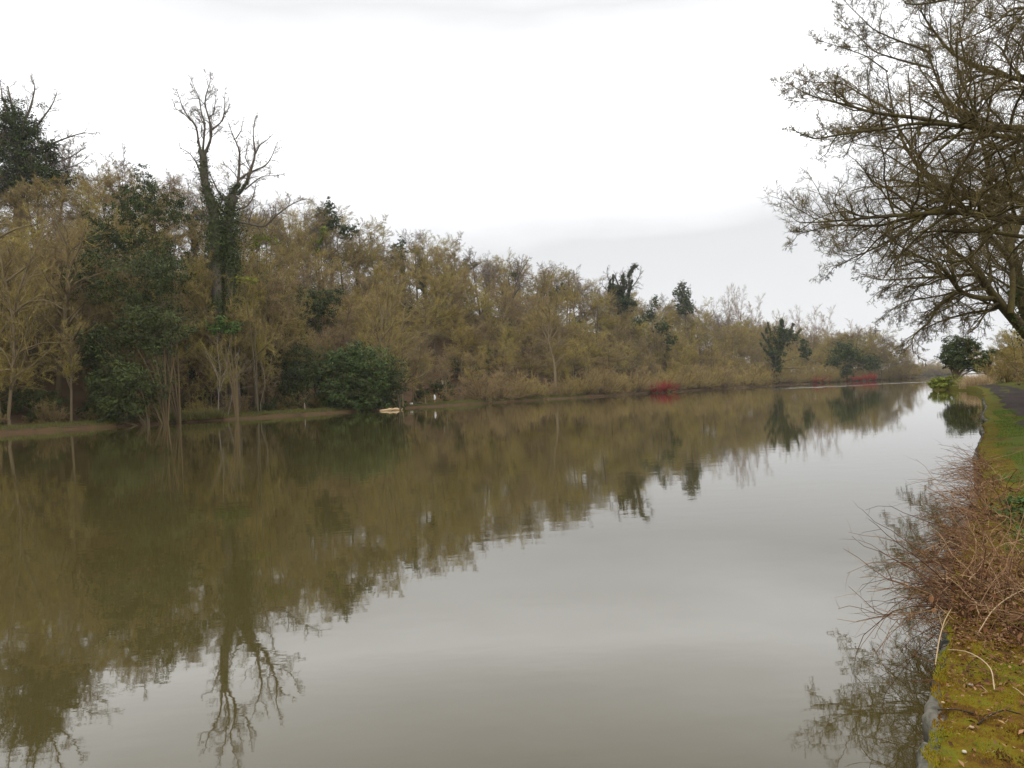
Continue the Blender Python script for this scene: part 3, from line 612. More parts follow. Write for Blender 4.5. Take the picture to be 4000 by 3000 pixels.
ever('crest_pine', 'dark flat-topped evergreen on the crest where the ridge drops', 212, [(1340, 890, 25, 18), (1375, 895, 25, 18), (1390, 905, 18, 14), (1350, 920, 40, 18), (1240, 900, 40, 25)], M['ivy'], 8, .25, cat='tree')
ever('crest_yew', 'dark rounded evergreen on the middle of the ridge', 235, [(1565, 950, 18, 22), (1570, 980, 16, 22), (1520, 1010, 25, 20), (1500, 1060, 30, 22)], M['ivy'], 8, .25, cat='tree')
ever('far_crest_yew', 'dark evergreen among bare tops further along the ridge', 262, [(1825, 1030, 22, 22), (1850, 1035, 16, 14), (1815, 1060, 20, 20), (2010, 1070, 22, 10)], M['ivy'], 8, .26, cat='tree')
ever('slope_ivy_clump', 'dark green ivy clump midway along the slope', 205, [(1480, 1320, 40, 50), (1450, 1270, 30, 50), (1420, 1230, 30, 50), (1500, 1240, 40, 30), (1590, 1210, 20, 30)], M['ivy'], 8, .22)
ever('river_end_evergreen', 'dark green patch of evergreen in the last trees before open water', 360, [(3290, 1370, 40, 40), (3330, 1390, 40, 30), (3260, 1410, 30, 25), (3400, 1420, 40, 30), (3310, 1450, 25, 30)], M['ivy'], 6, .33, yb=.6)
ever('right_slope_ivy', 'dark ivy-clad treetops below the bushy ivy tree on the ridge end', 285, [(2500, 1260, 40, 25), (2540, 1230, 18, 30), (2590, 1280, 30, 30), (2480, 1290, 30, 20), (2620, 1330, 30, 20), (2560, 1180, 14, 25)], M['ivy'], 6, .28)

LVF = [(1.1, 44, .42, 5, .05), (6, 42, .5, 4, .036), (7, 42, .62, 2, .03)]
limb_tree('bushy_ivy_tree', 'dark ivy-wrapped tree with upright fingers above the ridge end', [
    ([(2425, 1260), (2425, 1180), (2420, 1120), (2400, 1075)], .6, .3), ([(2420, 1170), (2455, 1110), (2460, 1060), (2480, 1030)], .4, .1), ([(2430, 1180), (2470, 1120), (2500, 1080), (2505, 1050)], .3, .06),
    ([(2410, 1150), (2385, 1110), (2370, 1060), (2375, 1040)], .3, .06), ([(2400, 1180), (2370, 1130), (2350, 1110), (2360, 1080)], .2, .05), ([(2420, 1120), (2435, 1080), (2433, 1050)], .3, .05)],
    310, SKY, LVF, ivy=[([(2425, 1260), (2425, 1180), (2420, 1120)], 2.6, 1.8), ([(2400, 1180), (2395, 1120), (2395, 1072)], 1.1, .5), ([(2430, 1170), (2437, 1120), (2436, 1070)], 1.1, .5), ([(2445, 1200), (2460, 1130), (2470, 1095)], 1.2, .5), ([(2455, 1080), (2480, 1035)], .8, 1.4), ([(2380, 1150), (2385, 1090)], 1.0, .5)], leaf=.3, per=6, blobs=[(2425, 1190, 42, 38), (2402, 1125, 16, 28), (2452, 1115, 18, 26), (2432, 1090, 12, 20), (2482, 1042, 13, 12), (2385, 1170, 16, 20), (2470, 1190, 20, 24)])
limb_tree('lumpy_ivy_tree', 'lumpy ivy-covered tree standing alone above the ridge end', [([(2680, 1290), (2680, 1220), (2670, 1150), (2665, 1110)], .5, .1), ([(2680, 1200), (2700, 1150), (2695, 1120)], .2, .06), ([(2680, 1220), (2650, 1170), (2640, 1140)], .2, .06)],
    345, SKY, LVF, blobs=[(2668, 1120, 22, 18), (2650, 1145, 22, 16), (2680, 1150, 18, 22), (2665, 1180, 22, 20), (2690, 1185, 16, 16), (2695, 1210, 24, 16), (2665, 1215, 20, 16), (2648, 1200, 10, 12)], per=7, leaf=.32)
limb_tree('antler_ivy_tree', 'dark ivy tree with antler-like limbs at the water near the red stems', [
    ([(3030, 1500), (3035, 1440), (3045, 1380), (3055, 1300), (3050, 1245)], .6, .2), ([(3045, 1360), (3010, 1300), (3000, 1260)], .3, .1), ([(3050, 1350), (3085, 1300), (3100, 1265)], .3, .1), ([(3040, 1390), (3000, 1340), (2975, 1300)], .25, .08), ([(3060, 1330), (3110, 1310), (3130, 1285)], .2, .06), ([(3040, 1400), (3000, 1380), (2970, 1340)], .2, .06)],
    348, (M['bark'], M['twig']), LVF, ivy=[([(3030, 1505), (3035, 1440), (3045, 1370)], 1.6, 1.5), ([(3045, 1370), (3055, 1300), (3055, 1250)], 1.5, .9), ([(3045, 1360), (3010, 1300), (3000, 1260)], 1.0, .5), ([(3050, 1350), (3085, 1300), (3100, 1265)], 1.1, .6), ([(3040, 1390), (3000, 1340), (2975, 1300)], 1.0, .4), ([(3060, 1330), (3110, 1310), (3130, 1285)], 1.0, .4), ([(3040, 1410), (2990, 1370), (2970, 1340)], 1.0, .4)],
    blobs=[(3150, 1380, 25, 22), (3140, 1350, 12, 25), (3030, 1380, 40, 25), (3060, 1330, 34, 26), (3085, 1298, 20, 18), (3012, 1330, 20, 16), (3047, 1292, 22, 22), (3100, 1320, 16, 12), (2998, 1290, 10, 14), (3035, 1430, 22, 30)], leaf=.33, per=6)

# fine pale trees standing beyond the woods at the far right of the reach
for k in range(2): PROTO['far', k] = bare_parts(240 + k, H=22, cr_=7.0, bole=.25, ang=40, up=.3, n=(18, 6, 6, 6), tw=.025)
for (x, y0, D, h) in ((2830, 1165, 620, 1), (2900, 1175, 640, 1.05), (2950, 1185, 650, .95), (2790, 1220, 600, .9), (3130, 1235, 640, 1), (3190, 1220, 650, 1.05), (3230, 1225, 660, 1), (3050, 1240, 640, .9), (2720, 1250, 580, .8), (3320, 1270, 640, .9), (3410, 1300, 640, .8)):
    top = P(x, y0, D); H = top[2] - 1.0
    r_ = thing('distant_tree', 'pale hazy leafless tree beyond the riverside woods', 'tree', (top[0], D, 1.0), 'pale distant trees beyond the far bank')
    r_.scale = (H / 21 * .8, H / 21 * .8, H / 21); r_.rotation_euler = (0, 0, rnd.uniform(0, 6.28)); pr = PROTO['far', rnd.randrange(2)]
    link('trunk', pr[0], M['twig_far'], r_); link('crown', pr[1], M['twig_far'], r_)
for (x, y0, q_, wd) in ((905, 1010, 9, .8), (800, 960, 12, .75), (1010, 1000, 11, .8), (710, 900, 14, .7), (1130, 1010, 12, .8), (860, 1120, 7, .7), (980, 1130, 8, .7), (880, 1060, 15, .9), (940, 960, 17, .8)):
    D = bank_px(x, 1610, q_)[1]; top = P(x, y0, D); gz = ground_left(top[0], D); H = (top[2] - gz) / 17.6
    place('dome', rnd.randrange(6), (top[0], D, gz), rnd.uniform(0, 6), (H * wd, H), 'bare olive-brown tree on the slope in front of the two tall bare trees', 'tree', 'bare trees below the two tall trees', 'bare_tree')
for (x, y0, q_, wd) in ((30, 800, 20, .8), (140, 830, 24, .8), (240, 770, 26, .8), (-60, 840, 22, .8), (90, 840, 14, .8), (300, 800, 20, .75)):
    D = bank_px(x, 1640, q_)[1]; top = P(x, y0, D); gz = ground_left(top[0], D); H = (top[2] - gz) / 17.6
    place('dome', rnd.randrange(6), (top[0], D, gz), rnd.uniform(0, 6), (H * wd, H), 'bare tree below the huge ivy-smothered tree at far left', 'tree', 'bare trees below the ivy-smothered tree', 'bare_tree')
mb = MB(); rr_, aa_ = np.meshgrid(np.linspace(0, 1, 6), np.linspace(0, 2 * math.pi, 33), indexing='ij'); grid(mb, 196 + rr_ * 48 * np.cos(aa_) + rr_ * 12 * np.sin(aa_), 436 + rr_ * 17 * np.sin(aa_) + rr_ * 26 * np.cos(aa_), .6 - 1.2 * rr_ ** 6)
tag(link('headland', mb.mesh('headland', True), M['hill']), kind='structure')
for (x, y0, D, wd) in ((3270, 1310, 416, 1.5), (3350, 1300, 424, 1.6), (3430, 1300, 432, 1.6), (3500, 1335, 440, 1.5), (3545, 1385, 446, 1.25), (3575, 1425, 450, 1.0), (3310, 1360, 410, 1.2), (3400, 1370, 420, 1.3), (3470, 1390, 430, 1.2), (3230, 1330, 410, 1.3), (3310, 1305, 426, 1.3), (3390, 1300, 430, 1.3), (3465, 1315, 438, 1.3), (3525, 1360, 446, 1.2), (3440, 1350, 424, 1.2), (3510, 1400, 436, 1.1), (3560, 1410, 444, .9), (3590, 1440, 452, .9), (3370, 1340, 416, 1.2)):
    top = P(x, y0, D); H = (top[2] - .5) / 14.6
    place('dome', rnd.randrange(6), (top[0], D, .3), rnd.uniform(0, 6), (H * wd * .8, H), 'rounded brown tree on the last headland before open water', 'tree', 'rounded trees on the last headland', 'headland_tree')
for i in range(13):
    x = 3245 + i * 26; D = 404 + i * 3.4; X_ = P(x, 1500, D)[0]; g = rnd.uniform(1.1, 1.7)
    place('scrub', i % 4, (X_, D, .2), rnd.uniform(0, 6), (g * 1.2, g), 'brown shrub at the waterline of the last headland', 'shrub', 'shrubs on the last headland', 'headland_shrub')
s = -20
while s < 330:
    s += 7.5 * rnd.uniform(.8, 1.2) * (1 if s < 160 else 1.4); put_wood('scrub', s, rnd.uniform(58, 68), rnd.uniform(1.1, 1.6))
# red-stemmed dogwood at the water's edge
for (xs, lab, wd, hh) in (((2552, 2578, 2604, 2630), 'larger clump of red dogwood stems at the water below the ridge end', 6.2, 3.0), ((3185, 3210, 3238), 'left one of the two red dogwood patches near the end of the woods', 6.0, 3.4), ((3310, 3335, 3362, 3388, 3412), 'right one of the two red dogwood patches near the end of the woods', 4.6, 3.6)):
    hd = xs[0] > 3300; c = P(3355, 1500, 405.) if hd else bank_px(sum(xs) / len(xs), 1510, -.9); c[2] = .2; root = thing('red_dogwood', lab, 'shrub', c); ms = MB(); mtw = MB()
    for x in xs:
        o_ = (np.array([P(x, 1500, 405.)[0], 405., .2]) if hd else bank_px(x, 1510, -.9) * [1, 1, 0] + [0, 0, .2]) - c; n = 110; az = rng.random(n) * 6.28; el = rng.uniform(.7, 1.5, n)
        st = poly(o_ + np.stack([np.cos(az) * .5, np.sin(az) * .5, az * 0], 1), np.stack([np.cos(az) * np.cos(el), np.sin(az) * np.cos(el), np.sin(el)], 1), rng.uniform(.5, 1.0, n) * wd * .8 * rng.uniform(.55, 1.15), np.full(n, .04), .02, .08, .02, 4)
        tubes(ms, *st, 3, rng.uniform(.7, 1.2, n)); cones(mtw, *grow(st, 6, .3, 1, 25, .4, .8, .1, .1, 0, 3, .02), 1.0)
    link('stems', ms.mesh('stems'), M['red'], root); link('twigs', mtw.mesh('twigs'), M['red'], root)

# ------------------------------------------------------------------ far bank details
def ribbon(name, m_, s0, s1, q0, q1, dz, n=60):
    sA = np.linspace(s0, s1, n); qs = np.linspace(0, 1, 6); Sg, Kg = np.meshgrid(sA, qs, indexing='ij'); wv = .25 * vnoise(Sg * .35, Kg * 0 + 5)
    Qg = q0 + Kg * (q1 - q0) + wv * (Kg > .5); X, Y = LB(Sg, Qg); mb = MB(); grid(mb, X, Y, GL(Sg, Qg) + dz); return link(name, mb.mesh(name, True), m_)
M['mud'] = mat('red_brown_mud', [(.03, .02, .016), (.046, .031, .025), (.023, .017, .013)], noise=1.2, mode='noise', rough=.9, bump=(4, .04))
M['bankgrass'] = mat('bank_grass', [(.038, .038, .012), (.055, .042, .018), (.03, .034, .011)], noise=1.2, mode='noise', rough=1, bump=(6, .06))
sM = s_at_px(340, 1680); tag(ribbon('muddy_beach', M['mud'], -60, sM, .05, 3.3, .03), kind='structure')
sA, sB = s_at_px(600, 1640), s_at_px(2300, 1545); tag(ribbon('grassy_bank', M['bankgrass'], sA, sB, .1, 2.3, .03, 160), kind='structure')
# rough grass on the bank (stuff)
mb = MB(); n = 20000; sv_ = rng.uniform(sA - 22, sB, n); qv_ = rng.uniform(.05, 3.6, n) ** 1.0; X, Y = LB(sv_, qv_); Z = GL(sv_, qv_)
bse = np.stack([X, Y, Z], 1); hgt = rng.uniform(.12, .5, n) * (1 + .8 * (rng.random(n) < .08))
dd = norm(np.stack([rng.normal(0, .4, n), rng.normal(0, .4, n), np.ones(n)], 1)); Pt = np.stack([bse, bse + dd * hgt[:, None]], 1)
cones(mb, Pt, np.tile(np.array([.03, .0])[None], (n, 1)), rng.uniform(.6, 1.3, n))
M['blade'] = mat('rough_grass_blades', [(.085, .085, .022), (.085, .085, .022)])
tag(link('rough_grass', mb.mesh('rough_grass'), M['blade']), kind='stuff')
# rush clump
def tuft(name, label, cat, pts, n, h, rad, m_, wid=.02):
    c = np.asarray(pts[0]); root = thing(name, label, cat, c); mb = MB()
    for p_ in pts:
        b_ = np.asarray(p_) - c + np.stack([rng.normal(0, rad, n), rng.normal(0, rad, n), np.zeros(n) - .1], 1); d = norm(np.stack([rng.normal(0, .35, n), rng.normal(0, .35, n), np.ones(n)], 1))
        Pt, R = poly(b_, d, rng.uniform(.5, 1.1, n) * h, np.full(n, wid), .004, .12, -.12, 4); cones(mb, Pt, R, rng.uniform(.6, 1.35, n))
    link('leaves', mb.mesh('leaves'), m_, root); return root
M['rush'] = mat('rush_leaves', [(.10, .105, .03), (.12, .10, .035)]); M['reed'] = mat('dry_reed', [(.34, .24, .13), (.30, .22, .12)]); M['sedge'] = mat('green_sedge', [(.15, .17, .03), (.14, .16, .03)])
for i, (xa, xb, lab) in enumerate(((640, 690, 'leftmost tussock of drooping rushes at the far water edge'), (705, 770, 'middle broad tussock of rushes on the far bank'), (790, 850, 'tussock of rushes at the foot of the white birches'))):
    tuft('rush_tussock', lab, 'rushes', [bank_px(x, 1630, rng.uniform(.1, .7)) for x in np.linspace(xa, xb, 4)], 160, 1.7, .45, M['rush'], .035)['group'] = 'rush tussocks on the far bank'
# birch saplings with white bark
M['birch'] = mat('birch_bark', [(.28, .235, .175), (.23, .19, .14)], noise=3)
def sapling(name, label, D, limbs, mats=None, lv=None, r=.07):
    return limb_tree(name, label, [(l, r * (1 if i == 0 else .75), .02) for i, l in enumerate(limbs)], D, mats or (M['birch'], M['twig']), lv or [(.9, 32, .38, 4, .018), (4, 32, .5, 3, .012), (5, 30, .55, 3, .009)], up=.25)
sapling('birch', 'white-stemmed birch cluster leaning out above the rushes', bank_px(852, 1610, 1.2)[1], [[(852, 1610), (855, 1540), (862, 1460), (850, 1380), (845, 1300)], [(858, 1530), (880, 1450), (890, 1370), (905, 1320)], [(860, 1500), (835, 1440), (815, 1390), (800, 1370)], [(868, 1470), (900, 1420), (930, 1380)]])
sapling('birch_sapling', 'pale double birch stem slanting right beside the fence post', bank_px(892, 1610, 1.6)[1], [[(892, 1612), (905, 1560), (910, 1500), (925, 1430), (935, 1360)], [(870, 1612), (885, 1580), (900, 1560)], [(908, 1500), (945, 1440), (970, 1400)]], r=.06)
sapling('pale_sapling', 'thin pale forked sapling by the small holly', bank_px(1018, 1590, 4.)[1], [[(1018, 1575), (1035, 1500), (1030, 1440), (1010, 1380), (995, 1330)], [(1035, 1500), (1055, 1450), (1060, 1400)]], r=.05)
# woodland trunks with character
WT = (M['bark_pale'], M['twig']); LW = [(.9, 42, .5, 5, .03), (6, 42, .5, 4, .018), (9, 40, .6, 2, .016)]
limb_tree('looping_trunk_tree', 'pale tree with a limb looping down like a hook above the big laurel', [([(1478, 1600), (1478, 1450), (1485, 1350), (1495, 1250), (1475, 1180), (1468, 1120)], .22, .08), ([(1475, 1320), (1455, 1300), (1450, 1250), (1425, 1225), (1405, 1200)], .13, .05), ([(1490, 1290), (1500, 1200), (1520, 1130), (1515, 1060)], .12, .04)], 145, WT, LW)
limb_tree('twin_trunk_tree', 'pale twin-trunked tree right of the looping limb', [([(1498, 1610), (1498, 1420), (1502, 1300), (1515, 1200), (1505, 1100)], .2, .06), ([(1512, 1600), (1515, 1380), (1525, 1250), (1545, 1160), (1560, 1100)], .18, .05)], 147, WT, LW)
limb_tree('straight_bank_tree', 'straight pale trunk just right of the laurel with an arching branch', [([(1572, 1600), (1570, 1480), (1572, 1370), (1568, 1280), (1590, 1180)], .3, .1), ([(1575, 1360), (1610, 1365), (1645, 1380), (1660, 1395)], .1, .03), ([(1568, 1300), (1620, 1240), (1690, 1190)], .14, .04), ([(1570, 1320), (1530, 1260), (1500, 1220)], .1, .04)], 150, WT, LW)
limb_tree('fan_tree', 'broad round bare tree with its branches fanning from a pale trunk', [([(2170, 1490), (2168, 1440), (2160, 1390), (2145, 1340), (2140, 1290)], .42, .22), ([(2145, 1340), (2110, 1270), (2070, 1210), (2040, 1150)], .2, .04), ([(2142, 1310), (2150, 1230), (2140, 1150), (2150, 1080)], .22, .04), ([(2150, 1330), (2200, 1260), (2240, 1200), (2260, 1150)], .2, .04), ([(2155, 1360), (2215, 1310), (2270, 1290), (2310, 1260)], .16, .04), ([(2145, 1345), (2080, 1310), (2030, 1300), (1990, 1270)], .16, .04), ([(2148, 1320), (2180, 1200), (2190, 1120)], .16, .04), ([(2142, 1310), (2100, 1210), (2100, 1130)], .16, .04), ([(2150, 1350), (2110, 1340), (2060, 1350)], .1, .03), ([(2155, 1350), (2210, 1350), (2250, 1340)], .1, .03)], 205, (M['bark_pale'], M['twig']), [(1.5, 42, .42, 5, .035), (7, 42, .5, 4, .022), (7, 40, .6, 2, .022)])
limb_tree('dark_slope_tree', 'dark-trunked tree leaning up the slope below the ridge', [([(1990, 1290), (2000, 1190), (2010, 1130), (2030, 1060), (2040, 1010)], .4, .08), ([(2010, 1130), (2045, 1105), (2060, 1090)], .12, .04), ([(2015, 1100), (1995, 1050), (1990, 1010)], .16, .04), ([(2030, 1070), (2060, 1020), (2070, 1000)], .14, .04)], 255, SKY, LVF)
limb_tree('lichen_tree', 'yellow-lichened bare tree reaching in from the far left edge above the beach', [([(35, 1640), (45, 1500), (60, 1350), (40, 1200), (0, 1000), (-40, 850)], .2, .08), ([(50, 1450), (20, 1380), (-30, 1330)], .14, .04), ([(55, 1400), (90, 1330), (105, 1280), (90, 1220)], .1, .03), ([(45, 1230), (100, 1180), (180, 1170), (250, 1210)], .16, .03), ([(20, 1100), (100, 1040), (150, 1000)], .16, .03), ([(-20, 930), (60, 890), (150, 870)], .16, .04), ([(40, 1250), (80, 1100), (130, 980), (170, 900)], .18, .04), ([(0, 1300), (60, 1210), (150, 1190), (250, 1180)], .12, .03)], 93, (M['bark_pale'], mat('yellow_lichen_twigs', [(.20, .155, .05), (.175, .13, .05)], noise=.3)), [(1.2, 45, .45, 5, .03), (7, 44, .5, 4, .016), (10, 42, .6, 2, .014)])
limb_tree('smooth_grey_tree', 'smooth straight grey-brown trunk behind the low black-green bush', [([(225, 1560), (235, 1400), (255, 1200), (265, 1050), (260, 900)], .38, .15), ([(265, 1050), (310, 960), (330, 880)], .2, .05), ([(262, 980), (220, 890), (200, 820)], .2, .05), ([(255, 1150), (300, 1100), (340, 1080)], .14, .04)], 104, (M['bark'], M['twig']), LW)

M['wood'] = mat('weathered_wood', [(.30, .26, .20), (.34, .28, .21)], noise=4); M['white'] = mat('white_paint', [(.78, .79, .80)] * 2, rough=.5); M['orange_wood'] = mat('raw_wood', [(.36, .22, .10)] * 2); M['black'] = mat('black_plastic', [(.03, .03, .035)] * 2, rough=.5)
def box(mb, c, d, R=None, bev=0):
    c = np.asarray(c, float); x, y, z = np.asarray(d, float) / 2; V = np.array([(i * x, j * y, k * z) for i in (-1, 1) for j in (-1, 1) for k in (-1, 1)])
    if R is not None: V = V @ np.array(R).T
    mb.add(V + c, [[0, 1, 3, 2], [4, 6, 7, 5], [0, 4, 5, 1], [2, 3, 7, 6], [0, 2, 6, 4], [1, 5, 7, 3]])
for (x, y, h, lab) in ((930, 1600, 1.2, 'short weathered post on the bank right of the birches'), (1190, 1590, 1.25, 'short weathered post in front of the dark laurel'), (1662, 1570, 1.3, 'thin brown post left of the tall white-topped marker'), (218, 1640, .4, 'low stump of a post on the muddy beach')):
    c = bank_px(x, y, 2.4 if x > 500 else 4.6); root = thing('mooring_post', lab, 'post', c, 'posts along the far bank')
    mb = MB(); tubes(mb, np.array([[[0, 0, -.3], [.01, 0, h * .5], [0, .01, h - .03], [0, .01, h]]]), np.array([[.10, .095, .09, .06]]), 8); mb.add([[.06 * math.cos(a), .06 * math.sin(a) + .01, h] for a in np.arange(8) * .785], [list(range(8))])
    link('shaft', mb.mesh('shaft', True), M['wood'], root)
    mb = MB(); box(mb, (0, 0, h - .14), (.2, .2, .03)); link('collar', mb.mesh('collar'), M['bark'], root)
c = bank_px(1698, 1565, 2.2); root = thing('marker_post', 'tall white-topped marker post on the grassy bank', 'post', c)
mb = MB(); tubes(mb, np.array([[[0, 0, -.3], [0, 0, .75]]]), np.array([[.11, .11]]), 8); link('wooden_base', mb.mesh('wooden_base'), M['orange_wood'], root)
mb = MB(); tubes(mb, np.array([[[0, 0, .7], [0, 0, 1.5], [0, 0, 1.72], [0, 0, 1.78]]]), np.array([[.16, .17, .12, .02]]), 8); link('white_sleeve', mb.mesh('white_sleeve', True), M['white'], root)
mb = MB(); box(mb, (.16, 0, 1.1), (.16, .2, .6)); link('side_board', mb.mesh('side_board'), M['white'], root)
c = bank_px(1607, 1575, 1.6); root = thing('white_crate', 'small bright white crate on the bank by the rhododendron', 'crate', c); mb = MB(); box(mb, (0, 0, .2), (.52, .4, .34)); link('body', mb.mesh('body'), M['white'], root)
mb = MB(); box(mb, (0, 0, .4), (.56, .44, .05)); link('lid', mb.mesh('lid'), M['white'], root); mb = MB(); box(mb, (0, -.215, .22), (.16, .03, .04)); link('handle', mb.mesh('handle'), M['black'], root)
c = bank_px(1632, 1573, 1.8); root = thing('black_tarp_roll', 'dark rolled bundle lying right of the white crate', 'bundle', c); mb = MB()
tubes(mb, np.array([[[-.8, 0, .14], [-.3, .05, .17], [.3, 0, .15], [.9, .06, .12]]]), np.array([[.13, .17, .15, .09]]), 8); link('roll', mb.mesh('roll', True), M['black'], root)
mb = MB(); tubes(mb, np.array([[[-.32, .05, .17], [-.26, .05, .17]]]), np.array([[.185, .185]]), 8); link('strap', mb.mesh('strap'), M['wood'], root)
c = bank_px(1650, 1568, 2.2); root = thing('cut_branch', 'pale cut branch lying on the bank right of the dark bundle', 'branch', c); mb = MB()
tubes(mb, np.array([[[-1.1, .3, .42], [-.3, .1, .28], [.5, -.1, .1], [1.0, -.2, .06]]]), np.array([[.03, .05, .07, .07]]), 6); tubes(mb, np.array([[[-.3, .1, .28], [-.6, -.1, .5], [-.8, -.2, .6]]]), np.array([[.03, .025, .01]]), 5); link('limb', mb.mesh('limb', True), M['orange_wood'], root)
c = bank_px(1744, 1560, 2.8); root = thing('snapped_sapling', 'thin snapped sapling with a raw pale broken top', 'tree', c); D_ = c[1]; mb = MB()
pts = [P(1745, 1560, D_), P(1742, 1530, D_), P(1733, 1500, D_), P(1728, 1480, D_)]; tubes(mb, (np.array(pts) - c)[None], np.array([[.07, .06, .055, .05]]), 6); link('stem', mb.mesh('stem', True), M['bark_pale'], root)
mb = MB(); tubes(mb, (np.array([P(1729, 1501, D_), P(1727, 1491, D_), P(1725, 1483, D_)]) - c)[None], np.array([[.13, .14, .03]]), 6); link('broken_top', mb.mesh('broken_top'), M['birch'], root)
# floating log
M['log'] = mat('stripped_log', [(.42, .30, .17), (.36, .25, .14)], noise=3, nmix=.5)
c = P(1520, 1606, 129); c[2] = 0.02; root = thing('floating_log', 'pale stripped log floating below the big laurel', 'log', c); mb = MB()
x = np.linspace(-1.6, 1.7, 14); Pt = np.stack([x * 1.0, x * .15, .1 + .05 * np.sin(x * 2)], 1); tubes(mb, Pt[None], (np.interp(x, [-1.6, -1.2, 0, 1.5, 1.7], [.02, .18, .27, .24, .17]) * (1 + .15 * rng.normal(size=14)))[None], 9); link('trunk', mb.mesh('trunk', True), M['log'], root)
mb = MB(); tubes(mb, np.array([[[.4, 0, .25], [.5, -.1, .5], [.45, -.15, .6]]]), np.array([[.06, .05, .02]]), 5); link('branch_stub', mb.mesh('branch_stub'), M['log'], root)
mb = MB(); tubes(mb, np.array([[[2.0, .3, .05], [2.25, .35, .2], [2.3, .3, .28]]]), np.array([[.05, .09, .02]]), 5); link('broken_end', mb.mesh('broken_end'), M['log'], root)

# ------------------------------------------------------------------ near right bank trees
NB = (M['near_bark'], M['near_twig'])
def z8(l, dd=0.): return [(2950 + a / 1.276, b_ / 1.276, dd) for a, b_ in l]
def fade(l, d0, d1):
    n = len(l); return [(a, b_, d0 + (d1 - d0) * i / (n - 1)) for i, (a, b_, *_r) in enumerate(l)]
DA = 19.0
gA = np.array(RB(20.5, 4.2)); baseA = np.array([gA[0], gA[1], .75]); 
TA = (4520, 700)
limbsA = [
 (fade([(4560, 1560), (4540, 1200), (4500, 700), (4470, 200), (4440, -300), (4400, -900)], 0, 0), .42, .14),
 (fade([(4500, 620), (4250, 540)] + z8([(1340, 630), (1160, 640), (1000, 620), (800, 605), (600, 650), (420, 640), (330, 600)]), .0, -2.5), .13, .012),
 (fade([(4500, 700), (4250, 580)] + z8([(1300, 680), (1130, 660), (1060, 600), (960, 480), (900, 350), (870, 230), (890, 80)]), .5, 2.), .12, .012),
 (fade([(4520, 980), (4250, 900)] + z8([(1340, 1100), (1150, 1075), (1000, 1050), (850, 1065), (640, 1075), (370, 1105), (150, 1110), (60, 1060)]), 0, -2.), .15, .01),
 (fade([(4520, 900), (4250, 820)] + z8([(1340, 1000), (1100, 975), (1000, 960), (870, 890), (800, 800), (740, 690), (700, 560), (670, 400), (640, 200)]), 1, 3.), .12, .01),
 (fade(z8([(1340, 880), (1080, 975), (900, 1040), (750, 1150), (640, 1220), (520, 1270), (400, 1330), (300, 1395)]), 0, .5), .07, .008),
 (fade(z8([(930, 1040), (620, 1125), (400, 1120), (270, 1150), (140, 1190)]), -1, -1.5), .05, .007),
 (fade([(4520, 250), (4250, 60)] + z8([(1300, 20), (1200, 120), (1050, 190), (900, 240)]), -1, -3), .05, .012),
 (fade(z8([(900, 280), (860, 240), (700, 185), (600, 140), (520, 60), (460, 0), (420, -60)]), 1.5, 1.), .03, .008),
 (fade([(4480, 420), (4250, 360)] + z8([(1340, 390), (1150, 340), (1000, 270), (850, 80), (800, -60)]), .5, 1.5), .11, .02),
 (fade(z8([(1000, 620), (800, 580), (600, 560), (450, 515), (300, 480), (180, 420), (120, 330)]), -1, -2), .06, .007),
 (fade(z8([(620, 640), (480, 655), (300, 690), (210, 650), (140, 600)]), -2, -2.5), .04, .006),
 (fade(z8([(720, 600), (690, 550), (560, 480), (450, 410), (260, 400), (180, 370)]), 2, 1.5), .036, .006),
 (fade(z8([(670, 350), (560, 270), (450, 230), (350, 200), (260, 170)]), 2.5, 2.), .022, .006),
 (fade(z8([(880, 330), (760, 300), (600, 250), (480, 130), (410, 30)]), 2, 3), .032, .007),
 (fade([(4480, 100), (4200, -60)] + z8([(1200, -60), (1000, -20), (800, 20), (650, -30)]), 1, 2), .1, .02),
 (fade([(4440, -200), (4100, -350), (3800, -400), (3600, -380)], 0, 0), .1, .02),
 (fade([(4460, 0), (4200, -250), (3950, -600), (3800, -900)], 0, 1), .1, .02),
 (fade(z8([(1340, 1180), (1150, 1150), (1000, 1140), (800, 1190), (700, 1200)]), 2, 1), .06, .01)]
LA = [(4.8, 50, .38, 7, .008), (8, 48, .48, 5, .0055), (6, 46, .62, 3, .0044), (5, 42, .85, 2, .0038)]
treeA = limb_tree('overhanging_tree', 'nearest bare tree spreading lichened branches over the water from the right', limbsA, DA, NB, LA, sides=7, smooth_k=22, ground=False, wob=.012, up=.12, cap=(2.3, 1.6, 1.0, .7), hang=.02, lo=.3, fine=2, trim=2)
mb = MB(); root = treeA                                        # one pale limb in front
pl = np.array([P(a, b_, 16 + d_) for a, b_, d_ in fade([(4500, 440), (4250, 520)] + z8([(1340, 740), (1200, 790), (1060, 830), (800, 840), (620, 820), (500, 760), (400, 640)]), 1, 0)])
L7 = (resample(pl, 22)[None], np.linspace(.075, .012, 22)[None])

